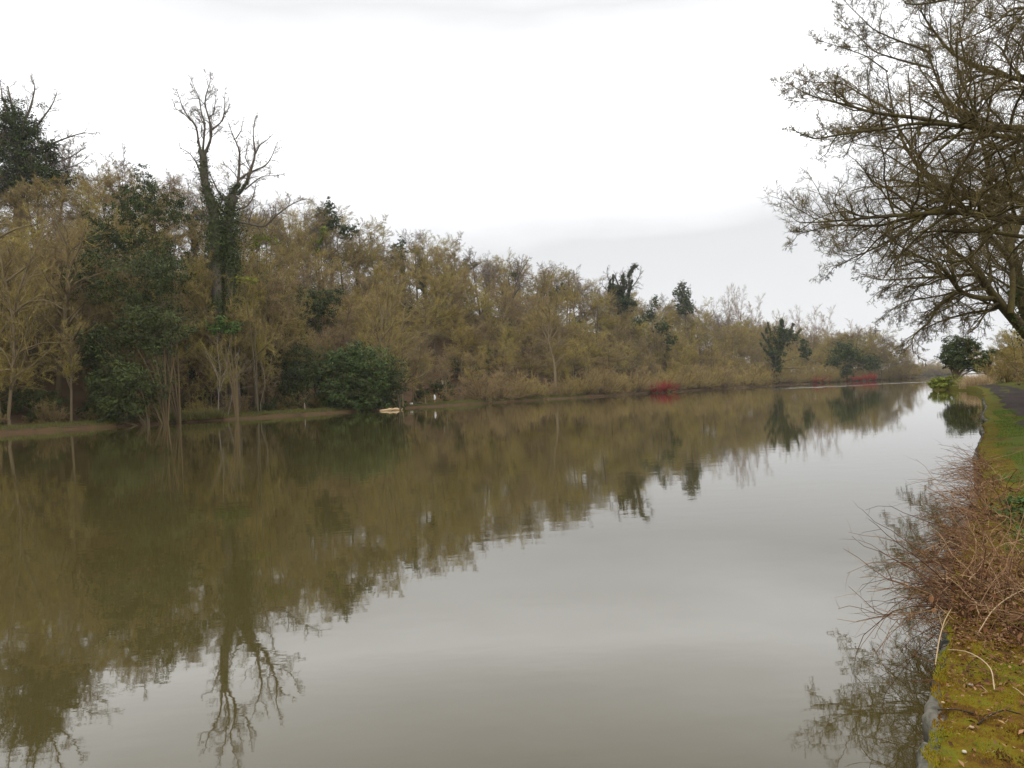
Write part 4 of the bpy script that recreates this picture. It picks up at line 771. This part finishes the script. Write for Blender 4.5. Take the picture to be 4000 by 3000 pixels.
def z2(l): return [(3400 + a / 2.37, 800 + b_ / 2.37) for a, b_ in l]
DB = 33.
limbsB = [
 (fade([(4230, 1590), (4120, 1420)] + z2([(1422, 1150), (1300, 1020), (1180, 880), (1080, 760), (1030, 620), (930, 530), (820, 460), (700, 380), (600, 280)]), 1, -1), 0.396, 0.040),
 (fade(z2([(1120, 870), (1050, 870), (930, 850), (820, 800), (750, 680), (650, 560), (500, 500), (300, 400), (100, 230)]), 0, -2), 0.122, 0.016),
 (fade(z2([(820, 805), (700, 870), (620, 960), (540, 1100), (430, 1180), (380, 1250), (400, 1380)]), 0, -1), 0.094, 0.016),
 (fade(z2([(1040, 630), (800, 660), (600, 670), (400, 680), (100, 700), (-60, 660)]), 0, 1), 0.086, 0.012),
 (fade(z2([(1170, 970), (900, 1040), (700, 1060)]), 0, 0), 0.036, 0.008),
 (fade(z2([(1040, 690), (850, 770), (700, 830), (500, 860), (300, 900), (150, 1000), (60, 1080)]), 0, .5), 0.058, 0.008),
 (fade(z2([(1060, 720), (900, 800), (700, 900), (560, 1000), (440, 1130)]), .5, 1), 0.058, 0.010),
 (fade(z2([(1120, 880), (1050, 1000), (960, 1100), (860, 1230)]), 0, .5), 0.043, 0.008),
 (fade(z2([(640, 640), (560, 600), (480, 540), (300, 460)]), -1, -2), 0.043, 0.010),
 (fade(z2([(740, 450), (720, 300), (760, 160), (820, 60)]), 0, 0), 0.058, 0.012),
 (fade(z2([(1100, 780), (1120, 600), (1090, 420), (1120, 200)]), 0, 1), 0.086, 0.016),
 (fade(z2([(1300, 1010), (1330, 700), (1300, 400), (1340, 100), (1300, -300)]), 0, 1), 0.144, 0.032),
 (fade(z2([(1310, 500), (1150, 300), (1000, 150), (800, -100)]), 0, 1), 0.086, 0.016)]
LBt = [(3.1, 46, .5, 6, .011), (9, 44, .5, 4, .008), (6, 42, .55, 3, .007), (6, 40, .62, 2, .0066)]
limb_tree('leaning_tree', 'leaning tree with drooping twigs hanging low over the water by the path', limbsB, DB, NB, LBt, sides=7, smooth_k=20, ground=False, wob=.015, up=-.06, cap=(3.4, 2.2, 1.2, .65), hang=-.04, lo=.2, fine=2,
   ivy=[(fade(z2([(1422, 1200), (1350, 1100), (1300, 1000)]), 0, 0), .5, .3)], leaf=.06)
# ivy-hung trunk behind it
limb_tree('ivy_trunk_tree', 'ivy-hung upright trunk at the right edge beyond the leaning tree', [(fade([(4080, 1520), (4040, 1300), (3990, 1150), (3955, 1000), (3930, 850)], 0, 0), .5, .2), (fade([(3965, 1050), (3900, 940), (3820, 880), (3700, 850)], 0, 0), .16, .03), (fade([(3950, 950), (4020, 800), (4060, 600)], 0, 0), .2, .04), (fade([(3940, 880), (3880, 760), (3860, 600), (3800, 420)], 0, 0), .2, .04), (fade([(3990, 1150), (3900, 1090), (3850, 1060)], 0, 0), .1, .03)],
   44, NB, ground=False, lv=[(2.2, 42, .45, 5, .016), (7, 42, .5, 4, .013), (6, 42, .55, 3, .011), (4, 40, .6, 2, .010)], ivy=[(fade([(4080, 1500), (4030, 1280), (3985, 1130)], 0, 0), 1.1, .8), (fade([(3985, 1130), (3955, 1000), (3935, 890)], 0, 0), .8, .45)], leaf=.09)
# more trees along the towpath whose crowns fill the right-hand side
PROTO['path', 0] = bare_parts(301, H=15, cr_=7.0, bole=.36, ang=52, n=(24, 7, 7, 9), tw=.009, up=.05); PROTO['path', 1] = bare_parts(302, H=14, cr_=6.5, bole=.36, ang=50, n=(24, 7, 7, 9), tw=.010, up=.02)
for (t_, p_, k, sc, lab) in ((29, 3.9, 0, 1.15, 'bare tree behind the nearest tree, its crown crossing the top right corner'), (46, 5.2, 1, .95, 'bare towpath tree between the leaning tree and the ivy-hung trunk'), (60, 5.5, 0, .9, 'bare towpath tree just beyond the ivy-hung trunk'), (78, 6.2, 1, .85, 'bare towpath tree next before the round ivy tree')):
    X, Y = RB(t_, p_); r_ = thing('towpath_tree', lab, 'tree', (float(X), float(Y), .8), 'bare trees along the towpath'); r_.scale = (sc,) * 3; r_.rotation_euler = (0, 0, rnd.uniform(0, 6.28))
    link('trunk', PROTO['path', k][0], M['near_bark'], r_); link('crown', PROTO['path', k][1], M['near_twig'], r_)
# thicket right of the path
for i, (t_, p_, sc) in enumerate(((58, 4.6, .55), (68, 5.0, .62), (80, 4.8, .62), (92, 5.5, .7), (105, 4.4, .7), (120, 6.0, .8), (72, 8, .9), (96, 9, 1.0), (150, 5, .9), (165, 3, .9))):
    X, Y = RB(t_, p_); place('scrub', i % 4, (float(X), float(Y), .7), i * 1.3, (sc, sc * 1.1), 'brown twiggy thicket beside the far end of the towpath', 'shrub', 'thickets beside the towpath', 'towpath_thicket')
for (x, y0, D, wd) in ((3905, 1235, 74, .8), (3985, 1190, 66, .8), (4050, 1170, 60, .8), (3870, 1290, 92, .9), (3945, 1250, 84, .8), (4010, 1230, 78, .8)):
    top = P(x, y0, D); H = (top[2] - .8) / 17.6; place('dome', rnd.randrange(6), (top[0] + 1.5, D, .7), rnd.uniform(0, 6), (H * wd * 1.1, H), 'small bare tree in the tangle beside the towpath near the ivy arch', 'tree', 'small bare trees beside the towpath', 'towpath_sapling')
M['ivy_far'] = mat('round_ivy_leaves', [(.042, .056, .015), (.036, .048, .014)], rough=.6, spec=.1)
ever('round_ivy_tree', 'round dome of ivy-green foliage at the bend of the near bank', 123, [(3745, 1345, 55, 35), (3720, 1385, 50, 40), (3790, 1370, 55, 40), (3760, 1410, 70, 30), (3720, 1425, 35, 20), (3810, 1410, 45, 35), (3760, 1365, 60, 45), (3690, 1400, 22, 28), (3835, 1430, 35, 25), (3770, 1430, 60, 18)], M['ivy_far'], 26, .15, cat='tree', trunk=[(3730, 1480)], yb=.5)
ever('arching_ivy_tree', 'dark ivy bough arching over the far end of the towpath', 100, [(3850, 1400, 40, 30), (3885, 1385, 35, 22), (3920, 1375, 35, 20), (3955, 1370, 35, 22), (3985, 1395, 30, 35), (3995, 1440, 25, 30), (3820, 1440, 20, 22), (3840, 1425, 35, 25), (3870, 1400, 30, 22), (3940, 1375, 30, 20)], M['ivy'], 24, .13, cat='tree', trunk=[(4010, 1490)], yb=.6)
M['willow'] = mat('green_willow_shoots', [(.17, .19, .03), (.15, .17, .03)])
c = P(3690, 1522, 95); c[2] = .25; root = thing('overhanging_green_bush', 'low yellow-green bush trailing in the water at the bend of the near bank', 'bush', c); mc = MB()
leaf_blobs(mc, [(*(P(x, y, 95 + dd) - c), a * 95 / F, .9, b_ * 95 / F) for x, y, a, b_, dd in ((3650, 1495, 25, 16, 0), (3690, 1485, 30, 18, 0), (3730, 1487, 30, 18, 1), (3760, 1492, 20, 18, 1), (3700, 1505, 45, 14, -.5), (3645, 1508, 22, 10, 0), (3750, 1508, 30, 12, 0), (3670, 1500, 30, 16, .5), (3710, 1492, 30, 16, .5))], 60, .10)
link('foliage', mc.mesh('foliage'), M['willow'], root); mt = MB(); tubes(mt, *poly(np.zeros((14, 3)), norm(rng.normal(size=(14, 3)) * [1, .4, .3] + [0, 0, .5]), np.full(14, 1.4), np.full(14, .03), .01, .1, 0, 4), 4); link('stems', mt.mesh('stems'), M['bark'], root)
tuft('dry_reed_clump', 'pale dry reeds standing beside the yellow-green bush', 'reeds', [np.array([float(RB(t_, p_)[0]), float(RB(t_, p_)[1]), .3]) for t_, p_ in ((99, .5), (102, .7), (105, 1.3), (100, 1.2), (103, 1.5))], 260, 1.8, .5, M['reed'], .018)
tuft('pale_reed_bed', 'pale dry reeds in the opening at the far end of the towpath', 'reeds', [np.array([*P(x, 1480, 140)[:2], .5]) for x in (3870, 3890, 3910, 3925, 3975)], 160, 2.2, .7, M['reed'], .03)
# white cottage glimpsed through the arch
c = np.array([*P(3945, 1470, 230)[:2], .6]); root = thing('white_cottage', 'small white building glimpsed under the ivy arch at the end of the towpath', 'house', c)
M['slate'] = mat('slate_roof', [(.10, .10, .12)] * 2); M['glass'] = mat('dark_window_glass', [(.03, .035, .04)] * 2, rough=.1, spec=.6)
mb = MB(); box(mb, (0, 0, 1.3), (5.0, 4.0, 2.8)); link('wall', mb.mesh('wall'), M['white'], root)
mb = MB(); mb.add([(-2.8, -2.3, 2.7), (2.8, -2.3, 2.7), (2.8, 2.3, 2.7), (-2.8, 2.3, 2.7), (-2.8, 0, 4.3), (2.8, 0, 4.3)], [[0, 1, 5, 4], [2, 3, 4, 5], [3, 2, 1, 0]]); mb.add([(-2.8, -2.3, 2.7), (-2.8, 0, 4.3), (-2.8, 2.3, 2.7), (2.8, -2.3, 2.7), (2.8, 0, 4.3), (2.8, 2.3, 2.7)], [[0, 1, 2], [5, 4, 3]]); link('roof', mb.mesh('roof'), M['slate'], root)
for xw in (-1.4, 1.2):
    mb = MB(); box(mb, (xw, -2.03, 1.4), (1.1, .08, 1.1)); wdw = link('window', mb.mesh('window'), M['glass'], root); mb = MB(); box(mb, (xw, -2.06, .82), (1.25, .14, .08)); link('sill', mb.mesh('sill'), M['white'], wdw)
mb = MB(); box(mb, (0, -2.03, 1.0), (.8, .08, 1.9)); link('door', mb.mesh('door'), M['slate'], root)
# far woods closing the view downstream
mb = MB(); A, B = np.meshgrid(np.linspace(380, 760, 20), np.array([905, 912, 920, 1000, 1400.]), indexing='ij'); grid(mb, A, B, np.where(B < 908, -1, .6) + A * 0); tag(link('far_shore', mb.mesh('far_shore'), M['bankgrass']), kind='structure')
for i, x in enumerate(np.linspace(3520, 3740, 11)):
    top = P(x, 1425 + rng.uniform(-14, 10), 930); H = max(4, top[2] - .6)
    place('dome', i % 6, (top[0], 925 + rng.uniform(0, 30), .5), i * 1.1, (H / 14 * 1.3, H / 14), 'far-off brown tree across the open water downstream', 'tree', 'far-off trees downstream', 'downstream_tree')

for i in range(16):
    x = 3515 + i * 15; D = 912 + rnd.uniform(0, 10); g = rnd.uniform(1.7, 2.9); place('scrub', i % 4, (P(x, 1470, D)[0], D, .4), i * .9, (g * 1.5, g), 'far-off brown bush on the shore across the open water downstream', 'shrub', 'far-off bushes downstream', 'downstream_bush')
# ------------------------------------------------------------------ near bank plants
M['blade_near'] = mat('turf_blades', [(.07, .098, .018), (.07, .098, .018)]); 
def blades(name, n, tr, pr_, h, wid, m_, tintf, clumpy=None):
    t_ = rng.uniform(*tr, n) if tr[0] >= 0 else None; p_ = rng.uniform(*pr_, n)
    if clumpy is not None:
        k = vnoise(t_ * clumpy, p_ * clumpy * 1.3 + 40) > -.1; t_, p_ = t_[k], p_[k]; n = len(t_)
    k = p_ > WP + .016 + edge(t_) * .7; t_, p_ = t_[k], p_[k]; n = len(t_)
    X, Y = RB(t_, p_); b_ = np.stack([X, Y, GR(t_, p_) - .01], 1); hh = h * rng.uniform(.5, 1.3, n)
    d = norm(np.stack([rng.normal(0, .45, n), rng.normal(0, .45, n), np.ones(n)], 1)); Pt = np.stack([b_, b_ + d * hh[:, None]], 1)
    mb = MB(); cones(mb, Pt, np.tile(np.array([wid, 0])[None], (n, 1)), tintf(t_, p_, n)); return tag(link(name, mb.mesh(name), m_), kind='stuff')
blades('grass', 16000, (7.5, 34), (.0, .75), .075, .005, M['blade_near'], lambda t_, p_, n: rng.uniform(.6, 1.3, n), 1.2)
M['moss'] = mat('moss_shoots', [(.04, .022, .009), (.105, .052, .009), (.145, .092, .008), (.15, .124, .009), (.09, .105, .012)], mode='tint', rough=.9)
blades("moss", 36000, (2.2, 7.5), (WP + .0, .45), .019, .005, M['moss'], lambda t_, p_, n: np.clip(.5 + .28 * vnoise(t_ * 3.1, p_ * 5) + .2 * vnoise(t_ * 9, p_ * 14 + 20) + rng.normal(0, .1, n), 0, 1))
blades('moss_fringe', 12000, (7.5, 26), (WP + .04, .2), .02, .006, M['moss'], lambda t_, p_, n: np.clip(.32 + .25 * vnoise(t_ * 1.3, p_ * 3) + rng.normal(0, .1, n), 0, 1))
M['cane'] = mat('dead_canes', [(.045, .024, .016), (.12, .062, .034), (.21, .12, .062), (.38, .255, .145)], mode='tint', rough=.8); M['deadleaf'] = mat('dead_leaves', [(.06, .028, .016), (.10, .045, .02), (.15, .075, .035), (.26, .16, .085)], mode='tint')
def bramble(label, t0, p0, dt, dp, n, Lm, out=.6, hgt=.5, nl=300, name='dead_bramble'):
    X, Y = RB(t0, p0); c = np.array([float(X), float(Y), .5]); root = thing(name, label, 'bramble', c, 'dead brambles along the near bank')
    tt = t0 + rng.normal(0, dt, n); pp = np.maximum(p0 + rng.normal(0, dp, n), WP + .06); X, Y = RB(tt, pp); b_ = np.stack([X, Y, GR(tt, pp) - .03], 1) - c
    lat = rng.normal(-out, .8, n); fwd = rng.normal(0, 1.0, n); d = np.stack([lat * DY + fwd * DX, -lat * DX + fwd * DY, rng.uniform(.15, 1.0, n) * hgt * 1.7], 1)
    st = poly(b_, norm(d), rng.uniform(.25, 1.0, n) ** 1.3 * Lm, rng.uniform(.0025, .006, n), .0015, .2, -.08, 9)
    st[0][:, :, 2] = np.where(st[0][:, :, 2] < -.46, -.46 + .02 * rng.random(st[0][:, :, 2].shape), st[0][:, :, 2])
    tn = np.clip(rng.beta(1.6, 1.6, n), 0, 1); mb = MB(); tubes(mb, *st, 3, tn); g = grow(st, 4, .2, 1, 45, .32, .7, .2, .0, -.03, 4, .0013); 
    g[0][:, :, 2] = np.maximum(g[0][:, :, 2], -.47); cones(mb, *g, np.clip(np.repeat(tn, 4) + rng.normal(0, .15, 4 * n), 0, 1)); tag(link('canes', mb.mesh('canes', True), M['cane'], root), kind='stuff')
    j = rng.integers(0, n, nl); kk = rng.integers(0, 4, nl); pos = st[0][j, kk] + rng.normal(0, .03, (nl, 3)); pos[:, 2] = np.maximum(pos[:, 2], -.02 - .4 * (pos[:, 2] < -.3)); ml = MB(); leaf_quads(ml, pos, norm(rng.normal(size=(nl, 3))), .022 * rng.uniform(.5, 1.5, nl), rng.random(nl)); link('dead_leaves', ml.mesh('dead_leaves'), M['deadleaf'], root)
bramble('largest tangle of dead brown bramble canes arching from the moss over the water', 6.1, .02, .55, .22, 420, 1.05, .7, .36, 800)
bramble('dense heap of dead bramble behind the yellow moss', 5.3, .35, .45, .18, 200, .8, .1, .2, 450)
bramble('tan dead bramble stems spilling off the wall past the biggest tangle', 7.8, -.05, .6, .2, 240, 1.0, .8, .25, 350)
bramble('straw-brown dead bramble on the wall edge below the ivy patch', 9.6, -.14, .6, .14, 190, 1.0, .7, .34, 260)
bramble('reddish dead bramble arching off the wall beyond the ivy', 11.6, -.12, .7, .15, 160, .95, .8, .38, 200)
bramble('small far dead bramble on the wall edge', 14.2, -.15, .6, .12, 110, .9, .9, .4, 120)
# dead leaves and bits lying between the stems and on the moss
ml = MB(); n = 5200; tt = np.concatenate([rng.normal(5.6, .9, n - 1400), rng.normal(8, 1.2, 700), rng.uniform(2.6, 5.5, 700)]); pp = np.abs(rng.normal(0, .3, n)) + WP + .06; X, Y = RB(tt, pp)
leaf_quads(ml, np.stack([X, Y, GR(tt, pp) + rng.uniform(.0, .03, n)], 1), norm(rng.normal(size=(n, 3)) * .5 + [0, 0, 1]), .014 * rng.uniform(.3, 1.4, n) * np.where(np.arange(n) >= n - 700, .35, .8), rng.random(n)); tag(link('leaf_litter', ml.mesh('leaf_litter'), M['deadleaf']), kind='stuff')
# trailing ivy patch in the turf
M['ivynear'] = mat('glossy_ivy', [(.032, .06, .014), (.042, .072, .018)], rough=.7, spec=.1)
X, Y = RB(9.3, .35); root = thing('ivy_patch', 'patch of glossy dark green ivy growing in the turf above the brambles', 'ivy', (float(X), float(Y), .5)); ml = MB(); n = 1100
tt = 9.3 + rng.normal(0, .55, n); pp = .33 + rng.normal(0, .17, n); x_, y_ = RB(tt, pp); pos = np.stack([x_ - X, y_ - Y, .04 + rng.random(n) * .16 * np.exp(-((tt - 9.3) / .7) ** 2)], 1); leaf_quads(ml, pos, norm(rng.normal(size=(n, 3)) * .5 + [0, 0, 1.]), .032 * rng.uniform(.6, 1.3, n), rng.uniform(.6, 1.4, n)); link('leaves', ml.mesh('leaves'), M['ivynear'], root)
mt = MB(); tubes(mt, *poly(np.stack([rng.normal(0, .2, 20), rng.normal(0, .3, 20), np.full(20, .02)], 1), norm(rng.normal(size=(20, 3)) * [1, 1, .2]), np.full(20, .5), np.full(20, .004), .002, .3, 0, 6), 4); link('stems', mt.mesh('stems'), M['bark'], root)
# single stems, twigs, stones and leaves lying on the moss
def on_bank(x, y):
    """point of the bank surface under photo pixel (x, y)"""
    u, v = uv(x, y); z = .5
    for _ in range(5):
        D = F * (HC - z) / (v - VH); X = u * D / F; t_ = X * DX + D * DY; z = float(GR(t_, X * DY - D * DX - float(cofs(t_)))) + .008
    return np.array([X, D, z])
M['dark_twig'] = mat('dark_twig_bark', [(.035, .028, .022)] * 2); M['straw'] = mat('bleached_stem', [(.36, .27, .165), (.31, .22, .125)]); M['pebble'] = mat('cream_pebble', [(.38, .34, .26), (.32, .28, .21)])
def z3(l): return [(3400 + a / 2.765, 2400 + b_ / 2.765) for a, b_ in l]
def lying(name, label, pl, r0, r1, m_, lift=(0, 0), cat='twig', side=None):
    pts = np.array([on_bank(a, b_) for a, b_ in z3(pl)]); n = len(pts); s_ = np.linspace(0, 1, n); pts[:, 2] += lift[0] * np.sin(s_ * math.pi) + lift[1] * s_; c = pts[0].copy(); root = thing(name, label, cat, c)
    pt = resample(pts - c, 12); sm = pt.copy(); sm[1:-1] = (pt[:-2] + pt[1:-1] * 2 + pt[2:]) / 4; mb = MB(); tubes(mb, sm[None], np.linspace(r0, r1, 12)[None] * .7, 6); link('stem', mb.mesh('stem', True), m_, root)
    mb = MB(); cones(mb, *grow((sm[None], np.linspace(r0, r1, 12)[None]), 4, .2, .95, 40, .22, .6, .1, .05, 0, 3, .0012)); tag(link('side_shoots', mb.mesh('side_shoots'), m_, root), kind='stuff')
lying('dark_twig', 'straight dark twig lying across the yellow moss', [(700, 1010), (900, 1030), (1090, 1050)], .004, .005, M['dark_twig'], (.01, 0))
lying('curved_dark_stick', 'curved dark stick half sunk in the moss at the right edge', [(1130, 1170), (1250, 1100), (1430, 1030), (1600, 1045)], .006, .004, M['dark_twig'], (.012, 0))
lying('bleached_bent_stem', 'long bleached stem bending over the moss like a hook', [(820, 370), (1000, 450), (1180, 570), (1290, 650), (1315, 800)], .0035, .005, M['straw'], (.05, 0), 'stem')
lying('leaning_tan_stem', 'tan stem leaning along the wall edge above the stones', [(680, 530), (730, 430), (790, 290), (870, 100)], .005, .003, M['straw'], (.06, .1), 'stem')
lying('short_pale_stem', 'short pale stem on the moss beside the right edge', [(1510, 770), (1560, 830), (1640, 870)], .003, .0025, M['straw'], (.015, 0), 'stem')
lying('long_tan_cane', 'long tan cane rising to the right edge over the dead brambles', [(1130, 210), (1300, 150), (1500, 110), (1700, 70)], .005, .0035, M['straw'], (.05, .2), 'stem')
for (x, y, r, col, nm, lab) in ((985, 1468, .011, 'pebble', 'pebble', 'round cream pebble on the moss at the bottom'), (1060, 748, .012, 'pebble', 'pebble', 'white pebble beside a dark leaf on the moss'), (760, 940, .008, 'straw', 'pebble', 'small tan pebble near the stone edge'), (1065, 1205, .011, 'straw', 'pebble', 'pale chip of stone midway along the moss')):
    c = on_bank(*z3([(x, y)])[0]); root = thing(nm, lab, 'pebble', c + [0, 0, .003], 'pebbles on the moss'); mb = MB(); a = np.linspace(0, 1, 6); k_ = np.stack([np.zeros(6), np.zeros(6), r * .55 * np.cos(math.pi * (1 - a))], 1); k_[:, 0] = np.linspace(0, .001, 6); tubes(mb, k_[None], (r * (np.sin(math.pi * np.clip(a, .02, .98))) * rng.uniform(.85, 1.1, 6))[None], 9); link('stone', mb.mesh('stone', True), M[col], root)
M['fallen'] = mat('fallen_leaf', [(.22, .105, .05), (.27, .155, .085), (.12, .062, .036)])
for i, (x, y, lab) in enumerate(((800, 1232, 'orange fallen leaf near the stone edge'), (970, 1240, 'pale fallen leaf in the middle of the moss'), (970, 720, 'dark curled leaf beside the white pebble'), (1220, 1100, 'brown fallen leaf by the curved dark stick'), (1390, 1170, 'small tan leaf right of the pale stone chip'), (1240, 1495, 'brown leaf right of the cream pebble'), (950, 1610, 'curled brown leaf at the very bottom'), (1600, 1290, 'tan leaf near the lower right corner'))):
    c = on_bank(*z3([(x, y)])[0]); root = thing('fallen_leaf', lab, 'leaf', c + [0, 0, .010], 'fallen leaves on the moss'); mb = MB(); leaf_quads(mb, np.zeros((1, 3)), norm(np.array([[rng.normal(0, .5), rng.normal(0, .5), 1.]])), .015 * rng.uniform(.8, 1.3), 1.0); bl = link('blade', mb.mesh('blade'), M['fallen'], root)
    mb = MB(); cones(mb, np.array([[[.015, 0, 0], [.025, .004, .003], [.035, .01, .002]]]), np.array([[.001, .001, 0]])); link('stalk', mb.mesh('stalk'), M['straw'], root)

# ------------------------------------------------------------------ damp winter air
mb = MB(); box(mb, (0, 740, 38.5), (2400, 1700, 81))
hz = bpy.data.materials.new('damp_air'); hz.use_nodes = True; nt = hz.node_tree; nt.nodes.clear(); o_ = nt.nodes.new('ShaderNodeOutputMaterial'); pv_ = nt.nodes.new('ShaderNodeVolumePrincipled')
pv_.inputs['Color'].default_value = (.93, .95, 1, 1); pv_.inputs['Density'].default_value = .0001; pv_.inputs['Anisotropy'].default_value = .2
nt.links.new(pv_.outputs[0], o_.inputs['Volume'])
tag(link('haze', mb.mesh('haze'), hz), kind='stuff')
